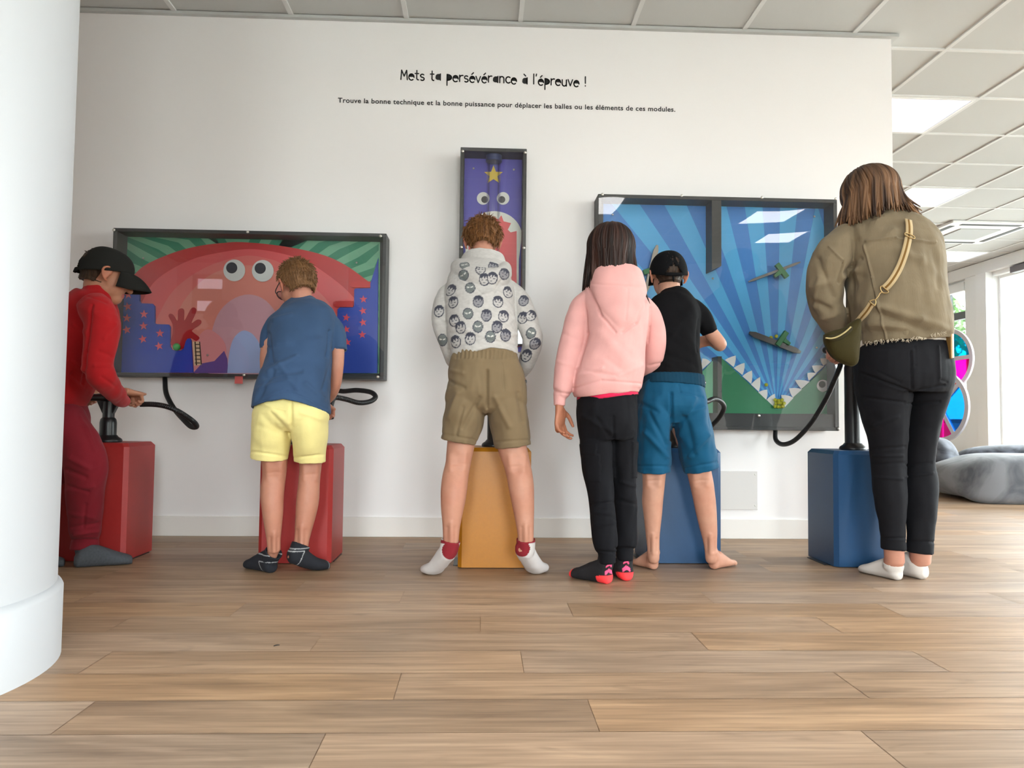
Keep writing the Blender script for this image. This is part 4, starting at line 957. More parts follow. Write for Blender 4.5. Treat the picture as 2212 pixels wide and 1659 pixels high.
# ------------------------------------------------------------------ the seven people
def mix(l): return [(t[1], t[2], t[3], t[4], t[4]) if t[0] == 'w' else pp(*t) for t in l]
def shm(l, k): return [('w', t[1], t[2], t[3], t[4]*k) if t[0] == 'w' else (t[0], t[1], t[2], t[3]*k)+((t[4]*k,) if len(t) > 4 and t[4] else ()) for t in l]
def tb(b, l, **k):
    k.setdefault('n', 44); b.tube(mix(l), **k); return b
m_tee_blue = cloth('blue_cotton', (54,78,110)); m_yel_short = cloth('yellow_cotton', (230,216,146), b=(420, .3)); m_khaki = cloth('khaki_twill', (122,104,78), .8, (900, .2))
m_pink = cloth('pink_fleece', (218,162,158), .9, (420, .25)); m_magenta = cloth('magenta_jersey', (214,30,78)); m_blackp = cloth('black_jersey', (19,19,23))
m_tee_black = cloth('black_cotton', (11,11,14)); m_teal = cloth('teal_cotton', (4,76,110), .75); m_teal2 = cloth('teal_waistband', (8,52,74), .85)
m_cord = mat('sand_corduroy', (120,107,86), .85, bump=(260, .5, (1, 1, .04)), var=(9, .1), spec=.2, sheen=.05); m_jean = cloth('black_denim', (22,22,26), .8, (900, .3))
m_redsw = cloth('red_fleece', (168,18,24), .9, (420, .25)); m_redpt = cloth('dark_red_fleece', (124,26,38), .9, (420, .25))

def boy_hoodie():
    base = (.06, 2.97, 0); H = Head(P(1043, 528, 3.2), 0, 30, 0, .2)
    torso = [R_(976,1120,772,2.975,.12), R_(969,1119,730,2.985,.122), R_(963,1114,685,3.01,.12), R_(960,1112,642,3.05,.115), R_(968,1108,608,3.09,.1), R_(990,1096,582,3.13,.075), R_(1010,1078,563,3.16,.055)]
    la = [(982,622,3.09,20), (962,652,3.06,25), (955,700,3.02,21), (968,745,3.04,18), (985,785,3.1,15), ('w',-.04,3.14,.795,.0225)]
    rar = [(1094,622,3.1,22), (1122,655,3.07,26), (1142,705,3.02,24), (1150,735,3.02,22), (1140,775,3.07,19), (1128,800,3.11,16), ('w',.155,3.14,.795,.0225)]
    b = MB(); tb(b, shm(torso, .84)); tb(b, shm(la, .68)); tb(b, shm(rar, .68)); H.add(b, P(1046, 585, 3.13))
    tb(b, [R_(985,1105,790,2.96,.1), R_(985,1110,845,2.96,.1), R_(992,1106,870,2.96,.07)])
    fl = ((-.105, 2.865, .085), tuple(PZ(921, 1236, 0)), P(975, 1172, 2.885)); fr = ((.155, 2.87, .095), tuple(PZ(1170, 1233, 0)), P(1137, 1172, 2.89))
    tb(b, [(1012,880,2.96,34), (1001,930,2.95,31), (995,965,2.94,29.5), (990,1000,2.93,27), (984,1030,2.92,28), (980,1065,2.9,28), (977,1105,2.89,23.5), (975,1140,2.885,18.5), (974,1172,2.885,16.5)])
    tb(b, [(1086,880,2.97,34), (1097,930,2.95,33), (1107,968,2.94,31), (1116,1000,2.93,28.5), (1123,1032,2.92,28), (1128,1070,2.905,26), (1132,1110,2.9,21.5), (1135,1145,2.89,18), (1136,1172,2.89,16.5)])
    foot(b, *fl, ra=.0255, infl=-.002); foot(b, *fr, ra=.0255, infl=-.002)
    hand(b, (.155,3.155,.795), (0,.97,-.2), (0,-.2,-1), .15, 1, (55,75,50)); hand(b, (-.04,3.155,.795), (0,.97,-.2), (0,-.2,-1), .15, -1, (55,75,50))
    o = person('child in grey patterned hoodie and khaki shorts on tiptoe at the yellow box', b, base, (186,132,110), H, (90,60,36), lines=[((971.26,982),(973.15,1014),5.4,.0028), ((1004.74,982),(1002.85,1014),5.4,.0028), ((988,986),(988,1012),9.45,-.003), ((971.8,1004),(1004.2,1002),2.2,-.0012), ((1100.26,986),(1102.15,1018),5.4,.0028), ((1133.74,986),(1131.85,1018),5.4,.0028), ((1117,990),(1117,1016),9.45,-.003), ((1100.8,1008),(1133.2,1006),2.2,-.0012), ((975,1130),(975,1170),4.48,.003), ((965.4,1140),(965.4,1166),4,-.0025), ((984.6,1140),(984.6,1166),4,-.0025), ((1136,1130),(1136,1170),4.48,.003), ((1126.4,1140),(1126.4,1166),4,-.0025), ((1145.6,1140),(1145.6,1166),4,-.0025)])
    hair_short(H, o, (66,40,20), (148,100,56), seed=2, t0=.06, nape=-.2, tuft=.11, ntuft=1600)
    g = MB(); tb(g, torso, open0=.03, e=2.3); tb(g, la, open1=.02, rnd=2); tb(g, rar, open1=.02, rnd=2)
    tb(g, [(992,576,3.12,20), (1000,592,3.04,24), (1025,602,2.985,26), (1056,605,2.975,27), (1082,597,3.0,23), (1090,579,3.12,15)], ref='n')
    tb(g, [(1050,588,3.04,38,.05), (1056,610,2.99,29,.04), (1062,630,2.975,14,.025)])
    tb(g, [R_(996,1093,588,3.12,.08), R_(993,1094,572,3.14,.078), R_(998,1090,557,3.155,.072)], open1=.03)
    L = [((972,752),(1045,734),2.5,-.003), ((1045,734),(1121,748),2.5,-.003), ((992,600),(1040,640),4,.003), ((1040,640),(1063,632),4,.003), ((1090,595),(1066,634),3,-.004), ((985,592),(1040,634),3,-.004),
         ((968,690),(1010,712),5,.003), ((1111,690),(1070,714),5,.003), ((975,720),(1030,727),4,-.003), ((1115,722),(1060,728),4,.003), ((965,655),(985,640),4,-.004), ((1109,655),(1095,640),4,-.004), ((948,690),(966,700),4,-.003), ((1125,690),(1150,700),4,-.003), ((1138,745),(1165,738),4,.003)]
    spots = [(968,625,30),(973.5,650,0),(1014,615,-10),(987.5,651.5,-15),(1031.5,645.5,0),(1081,650,5),(1103,628,15),(1006,674,-8),(1053,676,3),(1093.5,681,10),(977,688,-10),(1029,700,0),(1076,700,12),(990,710,-10),(1014,725.5,0),(1055.5,722,0),(1098,724,10),(979,740,-20),
             (960,698,-20),(944,668,0),(953,738,0),(1129,644,20),(1124,687,15),(1151,677,40),(1145,716,20),(1160,745,50),(1133,772,20),(1037,575,0),(1003,566,-20),(1068,570,10),(1043,608,0),(1068,603,10),(996,594,-30),(1095,592,20)]
    def col(co, no):
        q = proj(co); bg_ = np.array(lin((186,183,180)))*(1+.05*wob(co, 60, 2)[:, None]); c = bg_.copy(); k = 0
        done = []
        for px, py, rot in spots:
            if any(math.hypot(px-a, py-b_) < 25 for a, b_ in done): continue
            done.append((px, py)); k += 1; p = back_point(co, q, px, py); d = co-p; near = np.linalg.norm(d, axis=1) < .036
            t = math.radians(rot); u = d[:, 0]*math.cos(t)-d[:, 2]*math.sin(t); v = d[:, 0]*math.sin(t)+d[:, 2]*math.cos(t); u = u/1.62; v = v/1.62; r = np.hypot(u/.0125, (v+.001)/.0148)
            dark = lin((58,60,74)); mid = lin((136,135,140)); inn = near & (r < 1); kind = k % 4
            if kind == 3: c[inn] = lin((108,114,114)); c[near & (r > .86) & (r < 1)] = dark; e = near & (np.abs(np.abs(u)-.0045) < .003) & (np.abs(v+.001-np.abs(u)*.35) < .0016); c[e] = lin((210,210,205))
            else:
                c[inn] = lin((180,177,176)) if kind else mid; c[near & (r > .84) & (r < 1.02)] = dark
                hr = inn & (v > .0045+.003*np.sin(u*900+k)-.25*np.abs(u)*(kind == 1)+(.2*u if kind == 2 else 0)); c[hr] = dark; c[near & (r < 1.12) & (v > .007)] = dark
                c[inn & (np.abs(np.abs(u)-.0042) < .0022) & (np.abs(v+.0012) < .0011)] = dark; c[inn & (np.abs(u) < .003) & (np.abs(v+.0085) < .0008)] = dark
        return c
    remesh(g, 'hoodie', m_vc, o, None, .0032, 3, disp=folds(L, .0022, 8, 4), colfn=col, warp=hem([970,1000,1060,1100,1125], [12,2,-12,-2,10], 715, 770, 2.97))
    s = MB(); tb(s, [R_(979,1118,766,2.97,.11), R_(969,1126,795,2.96,.125), R_(966,1135,825,2.955,.132), R_(964,1138,860,2.95,.128), R_(972,1130,888,2.955,.08)], e=2.4)
    tb(s, [(1012,850,2.95,42,.115), (1008,875,2.95,43,.118), (1001,905,2.945,43,.106), (995,930,2.94,41,.088), (990,955,2.94,39,.08)], open1=.05); tb(s, [(1088,850,2.95,42,.115), (1091,875,2.95,43,.118), (1098,905,2.945,42,.106), (1104,935,2.94,40,.088), (1108,965,2.94,38,.08)], open1=.05)
    L = [((1052,800),(1052,880),3,-.006), ((968,822),(1003,838),4,-.004), ((1085,785),(1088,840),1.5,-.002), ((975,800),(1000,806),4,.003)]+[((985+9*i,757),(984+9*i,772),2,-.0022) for i in range(15)]+[((953,937),(1028,951),1.6,-.002), ((1070,955),(1144,950),1.6,-.002), ((990,850),(970,900),6,.004), ((1035,860),(1000,925),5,-.004), ((1070,860),(1100,920),6,.004), ((1120,850),(1130,910),5,-.003), ((1052,880),(1030,950),4,.003), ((1000,880),(985,940),4,-.003)]
    remesh(s, 'shorts', m_khaki, o, None, .004, 3, disp=folds([(a_, b_, w_, d_*1.4) for a_, b_, w_, d_ in L], .003, 10, 7))
    fs = []; fns = []
    for (h_, t_, a_), tp in ((fl, P(974, 1166, 2.885)), (fr, P(1136, 1164, 2.89))):
        fs.append((h_, t_, a_, tp, .0305))
        def fn(co, no, h_=np.array(h_), t_=np.array(t_), tp=np.array(tp)):
            c = np.tile(np.array(lin((208,203,202))), (len(co), 1)); red = lin((132,24,36)); s_ = along(co, h_, t_)
            c[np.abs(co[:, 2]-tp[2]+.0045) < .0065] = red; c[np.linalg.norm(co-h_-np.array([0, 0, .028]), axis=1) < .036] = red; c[s_ > .955] = red; return c
        fns.append(fn)
    sock_pair(o, fs, fns)
boy_hoodie()

def boy_blue():
    base = (-.76, 3.03, 0); H = Head(P(641, 619, 3.2), -38, 24, -4, .2)
    torso = [R_(548,710,886,2.985,.14), R_(555,711,845,2.995,.132), R_(572,713,800,3.03,.12), R_(580,716,758,3.06,.115), R_(582,724,718,3.1,.11), R_(588,726,692,3.135,.095), R_(606,704,671,3.17,.07), R_(624,688,655,3.19,.052)]
    ls = [(612,684,3.16,16), (594,698,3.145,18), (581,723,3.13,17), (572,755,3.12,14)]; rs = [(698,684,3.15,18), (715,699,3.135,20), (729,727,3.11,19), (733,758,3.1,18)]
    la = [(592,700,3.14,13), (578,740,3.12,12), (574,790,3.13,12), (588,845,3.18,10), ('w',-.845,3.225,.66,.0155)]
    ra_ = [(718,702,3.13,14), (729,745,3.1,14), (728,800,3.1,13.5), (720,845,3.14,11.5), ('w',-.663,3.225,.665,.0155)]
    b = MB(); tb(b, shm(torso, .76)); tb(b, la); tb(b, ra_); H.add(b, P(652, 678, 3.17))
    tb(b, [R_(562,700,880,2.99,.09), R_(566,694,905,2.99,.07)])
    fl = (tuple(PZ(590, 1238, 0)), tuple(PZ(540, 1231, 0)+np.array([-.02,.05,0])), P(592, 1186, 2.995)); fr = ((-.74, 2.98, .045), tuple(PZ(708, 1228, 0)), P(651, 1172, 3.015))
    tb(b, [(590,905,3.0,38), (588,950,3.0,31), (593,997,3.0,26.5), (592,1030,3.01,24.5), (588,1064,3.0,24.5), (589,1100,2.99,22), (590,1133,2.99,18.5), (591,1165,2.99,14.5), (592,1190,2.995,13.5)])
    tb(b, [(668,905,3.03,36), (670,950,3.04,30), (671,1000,3.04,23.5), (668,1040,3.04,22.5), (664,1086,3.03,23.5), (657,1133,3.025,19), (652,1165,3.02,16), (650,1180,3.015,16)])
    foot(b, *fl, ra=.025, infl=-.002); foot(b, *fr, ra=.0265, infl=-.002)
    hand(b, (-.663,3.24,.66), (0,.96,-.25), (0,-.25,-1), .145, 1, (55,75,50)); hand(b, (-.845,3.24,.655), (0,.96,-.25), (0,-.25,-1), .145, -1, (55,75,50))
    o = person('child in blue t-shirt and pale yellow shorts with glasses, leaning left over the red box', b, base, (182,126,104), H, (80,56,36), lines=[((576.5,1000),(578.25,1032),5,.0028), ((607.5,1000),(605.75,1032),5,.0028), ((592,1004),(592,1030),8.75,-.003), ((577,1022),(607,1020),2.2,-.0012), ((655.74,1004),(657.35,1036),4.6,.0028), ((684.26,1004),(682.65,1036),4.6,.0028), ((670,1008),(670,1034),8.05,-.003), ((656.2,1026),(683.8,1024),2.2,-.0012), ((592,1152),(592,1192),3.92,.003), ((583.6,1162),(583.6,1188),3.5,-.0025), ((600.4,1162),(600.4,1188),3.5,-.0025), ((651,1136),(651,1176),4.48,.003), ((641.4,1146),(641.4,1172),4,-.0025), ((660.6,1146),(660.6,1172),4,-.0025)])
    hair_short(H, o, (80,54,32), (142,102,64), seed=5, t0=.045, nape=-.22, tuft=.07, ntuft=2200)
    gl = MB()
    for q in (-1, 1):
        n = 22; ring = [(q*.155+.12*math.cos(t), .43-.03*abs(math.cos(t)), .02+.10*math.sin(t), .011) for t in np.linspace(0, 6.2832, n+1)]
        H.tb(gl, ring, n=8, sub=1); H.tb(gl, [(q*.275,.41,.05,.011),(q*.34,.3,.05,.011),(q*.385,0,.045,.011),(q*.385,-.08,.02,.011)], n=8)
    H.tb(gl, [(-.035,.43,.04,.01),(0,.445,.05,.01),(.035,.43,.04,.01)], n=8)
    e = gl.obj('eyeglasses', mat('dark_red_frame', (58,24,26), .3), o)
    for q in (-1, 1):
        ln = MB(); H.ell(ln, (q*.155,.425,.02), (.115,.006,.095)); ln.obj('lens', m_glass, e)
    g = MB(); tb(g, torso, open0=.05, e=2.3); tb(g, ls, open1=.03, rnd=2); tb(g, rs, open1=.03, rnd=2)
    tb(g, [R_(622,690,664,3.18,.06), R_(628,686,652,3.195,.052)], open1=.02)
    L = [((581,720),(588,780),3,-.004), ((712,715),(706,770),3,-.005), ((715,790),(700,840),5,-.004), ((578,800),(640,770),5,.003), ((572,815),(650,800),5,-.003), ((590,690),(630,680),4,.003), ((560,840),(620,825),5,.003), ((700,860),(660,830),5,.003), ((600,740),(690,735),8,.002), ((549,874),(620,853),1.5,-.0015), ((620,853),(705,880),1.5,-.0015), ((556,750),(583,748),1.5,-.0015), ((716,753),(750,753),1.5,-.0015), ((560,862),(590,800),5,-.003), ((640,845),(600,780),6,.0025)]
    remesh(g, 't_shirt', m_tee_blue, o, None, .004, 3, disp=folds([(a_, b_, w_, d_*1.5) for a_, b_, w_, d_ in L], .0028, 8, 14), warp=hem([548,575,610,660,690,709], [0,-10,-18,-8,2,6], 800, 884, 2.99))
    s = MB(); tb(s, [R_(562,702,848,2.995,.112), R_(557,706,880,2.985,.12), R_(551,709,903,2.98,.122), R_(560,700,925,2.985,.075)], e=2.4)
    tb(s, [(592,885,2.985,38,.11), (591,908,2.985,41,.117), (588,937,2.985,41,.104), (584,965,2.99,39,.085), (582,990,2.995,38.5,.078)], open1=.05); tb(s, [(666,885,2.985,38,.11), (667,908,2.985,41,.117), (670,940,2.995,37,.104), (670,970,3.015,33.5,.085), (669,997,3.02,32.5,.075)], open1=.05)
    L = [((629,870),(630,922),3,-.006), ((544,976),(621,986),2,-.003), ((637,988),(702,982),2,-.003), ((570,870),(622,915),6,.003), ((585,890),(625,935),4,-.003), ((650,890),(690,905),5,.003), ((560,920),(600,935),6,-.002), ((560,876),(612,890),4,-.003)]
    remesh(s, 'shorts', m_yel_short, o, None, .004, 3, disp=folds(L, .002, 9, 17))
    fs = [fl+(P(592, 1192, 2.995), .029), fr+(P(650.5, 1176, 3.015), .031)]; fns = []
    for h_, t_, a_, tp, _ in fs:
        def fn(co, no, h_=np.array(h_), t_=np.array(t_), tp=np.array(tp)):
            c = np.tile(np.array(lin((24,26,34))), (len(co), 1)); g_ = lin((168,170,172)); s_ = along(co, h_, t_)
            c[np.abs(co[:, 2]-tp[2]+.011) < .0016] = g_; hh = co-h_; z = hh[:, 2]
            c[(np.abs(z-.043) < .0016) & (s_ < .3)] = g_; c[(np.abs(s_-.3+(.043-z)*2.2) < .010) & (z < .044)] = g_; c[(np.abs(s_-.93) < .009)] = g_; return c
        fns.append(fn)
    sock_pair(o, fs, fns)
boy_blue()

def girl_pink():
    base = (.52, 2.87, 0); H = Head(P(1319, 548, 2.95), 8, 8, 3, .205)
    torso = [R_(1240,1379,855,2.885,.12), R_(1235,1384,835,2.885,.13), R_(1243,1391,797,2.89,.13), R_(1258,1392,755,2.9,.125), R_(1261,1400,712,2.91,.12), R_(1256,1404,676,2.93,.11), R_(1256,1398,648,2.945,.092), R_(1276,1388,624,2.96,.072), R_(1292,1368,606,2.97,.058)]
    la = [(1278,640,2.95,20), (1258,662,2.94,26), (1248,695,2.93,29), (1240,730,2.91,28), (1229,775,2.89,27), (1220,815,2.875,24), (1214,843,2.865,20), (1210,850,2.865,14.5), (1208.5,874,2.86,13.5)]
    rar = [(1378,648,2.96,20), (1400,676,2.95,24), (1411,712,2.95,26), (1414,745,2.95,24), (1411,776,2.97,22), (1394,795,3.03,19), (1372,792,3.1,15), (1355,782,3.15,12)]
    b = MB(); tb(b, shm(torso, .84)); tb(b, shm(la[:-2], .6)+[(1209,850,2.863,9.5), (1208.5,884,2.858,9)]); tb(b, shm(rar, .65)); H.add(b, P(1325, 625, 2.97))
    tb(b, [R_(1252,1370,865,2.89,.1), R_(1252,1370,930,2.89,.11)])
    fl = (tuple(PZ(1318, 1262, 0)), tuple(PZ(1238, 1248, 0)+np.array([0,.02,0])), P(1311, 1205, 2.83)); fr = (tuple(PZ(1357, 1256, 0)), tuple(PZ(1357, 1256, 0)+np.array([-.045,.19,0])), P(1350, 1205, 2.9))
    ll = [(1288,930,2.88,36,.1), (1291,985,2.87,36.5,.085), (1294,1030,2.86,31.5,.068), (1299,1075,2.85,28.5,.058), (1303,1125,2.84,27,.053), (1306,1160,2.835,27.5,.052), (1309,1182,2.83,25,.046), (1311,1192,2.83,20,.037), (1311,1216,2.83,18.5,.034)]
    rl = [(1342,930,2.9,33,.1), (1345,985,2.9,28.5,.085), (1348,1040,2.9,25,.066), (1351,1095,2.9,25,.056), (1352,1145,2.9,24,.05), (1351,1175,2.9,23.5,.048), (1350,1186,2.9,18,.036), (1349,1210,2.9,17,.034)]
    tb(b, shm(ll, .7)); tb(b, shm(rl, .7)); foot(b, *fl, ra=.025, infl=-.002); foot(b, *fr, ra=.025, infl=-.002)
    hand(b, P(1208.5, 878, 2.858), (.02,.12,-1), (.75,-.62,0), .145, -1, (22,32,24), .35); hand(b, P(1354, 782, 3.155), (-.6,.6,.2), (-.2,-.3,-1), .145, 1, (30,35,25))
    o = person('child with long dark hair in pink hoodie and black cargo trousers, arm hanging', b, base, (172,112,86), H, (30,20,16))
    def zend(a, g): px = math.degrees(a); return P(1319, 628+(8 if px > 20 else 0)+g.uniform(-6, 6), 2.95)[2]
    hair_long(H, o, (20,11,9), (64,38,29), zend, n=420, seed=8, rad=(.42,.47,.44), az=152, flick=lambda a, f: .006*f if abs(a) > .9 else -.03*f)
    st = MB(); st.tube([tuple(P(1380, 600, 2.9))+(.005,.005), tuple(P(1391, 625, 2.87))+(.004,.004), tuple(P(1398, 642, 2.86))+(.003,.003), tuple(P(1404, 656, 2.87))+(.0008,.0008)], n=6)
    wc = lambda co, no: np.tile(np.array(lin((32,20,15))), (len(co), 1))
    st.obj('hair_wisp', m_hair, o, colfn=wc); st = MB()
    for i in range(5): st.tube([tuple(P(1266+i*4, 560, 2.93))+(.003,.003), tuple(P(1262+i*3, 595, 2.91))+(.003,.003), tuple(P(1260+i*4, 616+i, 2.9))+(.0008,.0008)], n=6)
    st.obj('hair_wisp', m_hair, o, colfn=wc)
    g = MB(); tb(g, torso, open0=.03, e=2.3); tb(g, la, open1=.015, rnd=2); tb(g, rar, open1=.015, rnd=2)
    tb(g, [R_(1272,1391,604,2.93,.09), R_(1273,1396,622,2.90,.088), R_(1280,1397,645,2.86,.06), R_(1294,1389,672,2.83,.038), R_(1312,1370,695,2.812,.03), R_(1327,1350,713,2.805,.02)], e=2.2, open0=.03)
    L = [((1273,625),(1298,680),2.5,-.005), ((1298,680),(1330,717),2.5,-.005), ((1399,640),(1375,697),2.5,-.005), ((1375,697),(1345,718),2.5,-.005), ((1356,625),(1352,690),1,-.0012), ((1275,613),(1390,620),1.3,-.0015), ((1238,838),(1300,822),2,-.003), ((1300,822),(1383,832),2,-.003),
         ((1262,655),(1270,720),2.5,-.004), ((1268,720),(1250,790),3,-.005), ((1405,665),(1400,740),2.5,-.003), ((1250,812),(1300,795),5,.0025), ((1265,800),(1330,812),4,-.0025), ((1330,815),(1385,790),5,.0025), ((1345,800),(1310,775),6,-.0015), ((1360,790),(1300,720),10,.0015), ((1370,775),(1330,735),7,-.0012), ((1202,780),(1240,792),4,.002), ((1194,842),(1234,849),2,-.003), ((1215,720),(1250,735),5,-.002), ((1402,790),(1430,785),3,-.003)]
    remesh(g, 'hoodie', m_pink, o, None, .004, 3, disp=folds(L, .0022, 7, 24), warp=hem([1235,1300,1380], [5,-1,-9], 800, 850, 2.88))
    u = MB(); tb(u, [R_(1246,1378.5,846,2.886,.118), R_(1246,1378.5,857,2.886,.119), R_(1247,1378,859.5,2.886,.116)]); remesh(u, 'undershirt', m_magenta, o, None, .004, 1)
    s = MB(); tb(s, [R_(1247,1376,850,2.89,.1), R_(1245,1376,880,2.885,.122), R_(1247,1376,915,2.882,.128), R_(1251,1374,945,2.885,.11)], e=2.3); tb(s, ll, open1=.02); tb(s, rl, open1=.02)
    L0 = folds([((1325,900),(1328,1010),2.5,-.006), ((1260,900),(1326,935),6,.003), ((1290,905),(1330,960),5,-.003), ((1330,960),(1365,930),5,.003), ((1275,1090),(1325,1085),4,-.004), ((1272,1105),(1320,1110),4,.003), ((1335,1080),(1374,1090),4,-.003), ((1280,1190),(1331,1194),2,-.004), ((1331,1184),(1372,1186),2,-.004), ((1340,1040),(1370,1050),4,.003), ((1285,1135),(1325,1128),5,.003)], .0025, 9, 27)
    def pockets(co, no):
        q = proj(co); d = L0(co, no); w = np.clip(-no[:, 1]*3+.6, 0, 1)
        for x0, y0, x1, y1, h_ in ((1251,959,1288,982,.005),(1254,982,1296,1040,.003),(1366,955,1378,1032,.005)):
            k = (q[:, 0] > x0) & (q[:, 0] < x1) & (q[:, 1] > y0) & (q[:, 1] < y1); d = d+h_*k*w
        return d
    remesh(s, 'cargo_trousers', m_blackp, o, None, .004, 3, disp=pockets)
    fs = [fl+(P(1311, 1200, 2.83), .026), fr+(P(1350, 1200, 2.9), .026)]; fns = []
    for h_, t_, a_, tp, _ in fs:
        def fn(co, no, h_=np.array(h_), t_=np.array(t_)):
            c = np.tile(np.array(lin((22,20,24))), (len(co), 1)); s_ = along(co, h_, t_); r = lin((255,62,66)); pk = lin((240,84,128)); z = co[:, 2]
            c[s_ > .87] = r; c[(s_ < .24) & (z < .034-.05*np.clip(s_-.1, 0, 1))] = r; x = np.abs(co[:, 0]-h_[0]+.006)
            c[(s_ < .2) & (np.abs(z-.052+x*.7) < .007) & (x < .015)] = pk; c[(s_ < .2) & (np.abs(z-.074+x*.7) < .004) & (x < .012)] = pk; return c
        fns.append(fn)
    sock_pair(o, fs, fns)
girl_pink()

def boy_black():
    base = (.86, 3.1, 0); H = Head(P(1443, 598, 3.2), 0, 4, 0, .2)
    torso = [R_(1386,1517,832,3.055,.118), R_(1385,1513,795,3.06,.118), R_(1390,1509,750,3.085,.116), R_(1392,1511,708,3.11,.11), R_(1393,1513,675,3.14,.1), R_(1408,1498,652,3.165,.078), R_(1420,1474,636,3.185,.055)]
    ls = [(1416,660,3.15,18), (1400,674,3.14,20), (1388,702,3.14,20), (1378,728,3.16,18)]; rs = [(1484,658,3.14,20), (1503,672,3.13,22), (1520,693,3.125,21), (1534,718,3.13,18)]
    la = [(1402,675,3.14,14), (1386,715,3.14,13), (1380,755,3.17,12), (1400,790,3.23,10), ('w',.79,3.27,.795,.0155)]
    ra_ = [(1500,672,3.13,15), (1524,705,3.13,15), (1546,731,3.135,15), (1555,745,3.16,14.5), (1532,735,3.24,13), (1496,752,3.28,11.5), ('w',.915,3.27,.80,.0165)]
    b = MB(); tb(b, shm(torso, .84)); tb(b, la); tb(b, ra_); H.add(b, P(1446, 655, 3.17))
    tb(b, [R_(1392,1510,840,3.05,.09), R_(1392,1508,895,3.04,.07)])
    hL, hR = PZ(1412, 1233, 0), PZ(1538, 1231, 0)
    fl = (tuple(hL+np.array([.01,.01,0])), tuple(PZ(1378, 1222, 0)+np.array([0,.02,0])), P(1412, 1190, 3.055)); fr = (tuple(hR), tuple(hR+np.array([.105,.10,0])), P(1536, 1190, 3.085))
    tb(b, [(1412,915,3.04,36), (1412,965,3.045,31), (1413,1010,3.05,26.5), (1412,1050,3.05,23.5), (1409.5,1085,3.055,22.5), (1410,1120,3.055,19), (1410,1150,3.055,15.5), (1411,1180,3.055,13.6), (1412,1207,3.055,12.5)], rnd=1)
    tb(b, [(1484,915,3.05,36), (1497,965,3.06,31), (1508,1010,3.065,26.5), (1517,1050,3.07,25), (1524,1095,3.075,23), (1531,1145,3.08,18), (1535,1182,3.085,13.6), (1536,1207,3.085,12.5)], rnd=1)
    foot(b, *fl, ra=.0265, bare=-1); foot(b, *fr, ra=.027, bare=-1) if False else foot(b, *fr, ra=.027, bare=1)
    hand(b, (.915,3.28,.795), (0,.96,-.2), (0,-.2,-1), .15, 1, (55,75,50)); hand(b, (.79,3.28,.79), (0,.96,-.2), (0,-.2,-1), .15, -1, (55,75,50))
    o = person('barefoot child in black cap, black t-shirt and teal shorts', b, base, (190,140,118), H, (44,32,24), .0038, lines=[((1397.12,1017),(1398.8,1049),4.8,.0028), ((1426.88,1017),(1425.2,1049),4.8,.0028), ((1412,1021),(1412,1047),8.4,-.003), ((1397.6,1039),(1426.4,1037),2.2,-.0012), ((1498.5,1017),(1500.25,1049),5,.0028), ((1529.5,1017),(1527.75,1049),5,.0028), ((1514,1021),(1514,1047),8.75,-.003), ((1499,1039),(1529,1037),2.2,-.0012), ((1411,1155),(1411,1195),3.92,.003), ((1402.6,1165),(1402.6,1191),3.5,-.0025), ((1419.4,1165),(1419.4,1191),3.5,-.0025), ((1535,1155),(1535,1195),3.92,.003), ((1526.6,1165),(1526.6,1191),3.5,-.0025), ((1543.4,1165),(1543.4,1191),3.5,-.0025)])
    hair_short(H, o, (34,24,18), (70,50,36), seed=9, t0=.004, nape=-.2, tuft=.04, ntuft=500)
    cap(H, o, (11,12,15))
    g = MB(); tb(g, torso, open0=.05, e=2.3); tb(g, ls, open1=.03, rnd=2); tb(g, rs, open1=.03, rnd=2)
    L = [((1509,690),(1505,760),3,-.004), ((1500,760),(1420,700),7,.003), ((1505,790),(1430,760),6,-.003), ((1512,815),(1440,800),5,.003), ((1480,690),(1440,740),6,.002), ((1518,724),(1548,708),1.5,-.0015), ((1390,760),(1450,790),6,.003)]
    remesh(g, 't_shirt', m_tee_black, o, None, .004, 3, disp=folds(L, .0022, 8, 34))
    s = MB(); tb(s, [R_(1388,1516,818,3.05,.112), R_(1382,1520,845,3.045,.124), R_(1376,1524,880,3.04,.128), R_(1384,1516,912,3.04,.08)], e=2.4)
    tb(s, [(1415,872,3.04,38,.115), (1413,900,3.04,40,.12), (1411,945,3.04,39,.104), (1411,985,3.045,38.5,.088), (1411,1019,3.05,38,.082)], open1=.05); tb(s, [(1485,872,3.04,38,.115), (1488,900,3.04,41,.12), (1500,945,3.05,40,.104), (1508,985,3.06,39.5,.09), (1514,1014,3.065,38.5,.082)], open1=.05)
    L = [((1450,850),(1452,950),3,-.006), ((1395,935),(1440,985),6,.004), ((1480,900),(1500,980),6,-.003), ((1530,940),(1490,985),6,.004), ((1375,1006),(1448,1008),1.5,-.002), ((1474,1012),(1552,998),1.5,-.002), ((1380,870),(1420,890),5,-.003), ((1520,880),(1480,895),5,.003), ((1400,890),(1440,960),5,-.0035), ((1470,848),(1517,858),1.4,-.0018), ((1470,848),(1466,832),1.4,-.0018), ((1500,860),(1470,940),6,.003)]
    remesh(s, 'shorts', m_teal, o, None, .004, 3, disp=folds([(a_, b_, w_, d_*1.5) for a_, b_, w_, d_ in L], .003, 10, 37))
    w = MB(); tb(w, [R_(1386,1519,812,3.05,.116), R_(1385,1520,824,3.048,.122), R_(1383,1521,836,3.046,.126)], e=2.4, open1=.02, th=.012); remesh(w, 'waistband', m_teal2, o, None, .0035, 2, disp=lambda co, no: .0004*np.sin(co[:, 0]*420))
    co, q = surf(bpy.data.objects[o.children[-2].name]); p = back_point(co, q, 1508, 841)
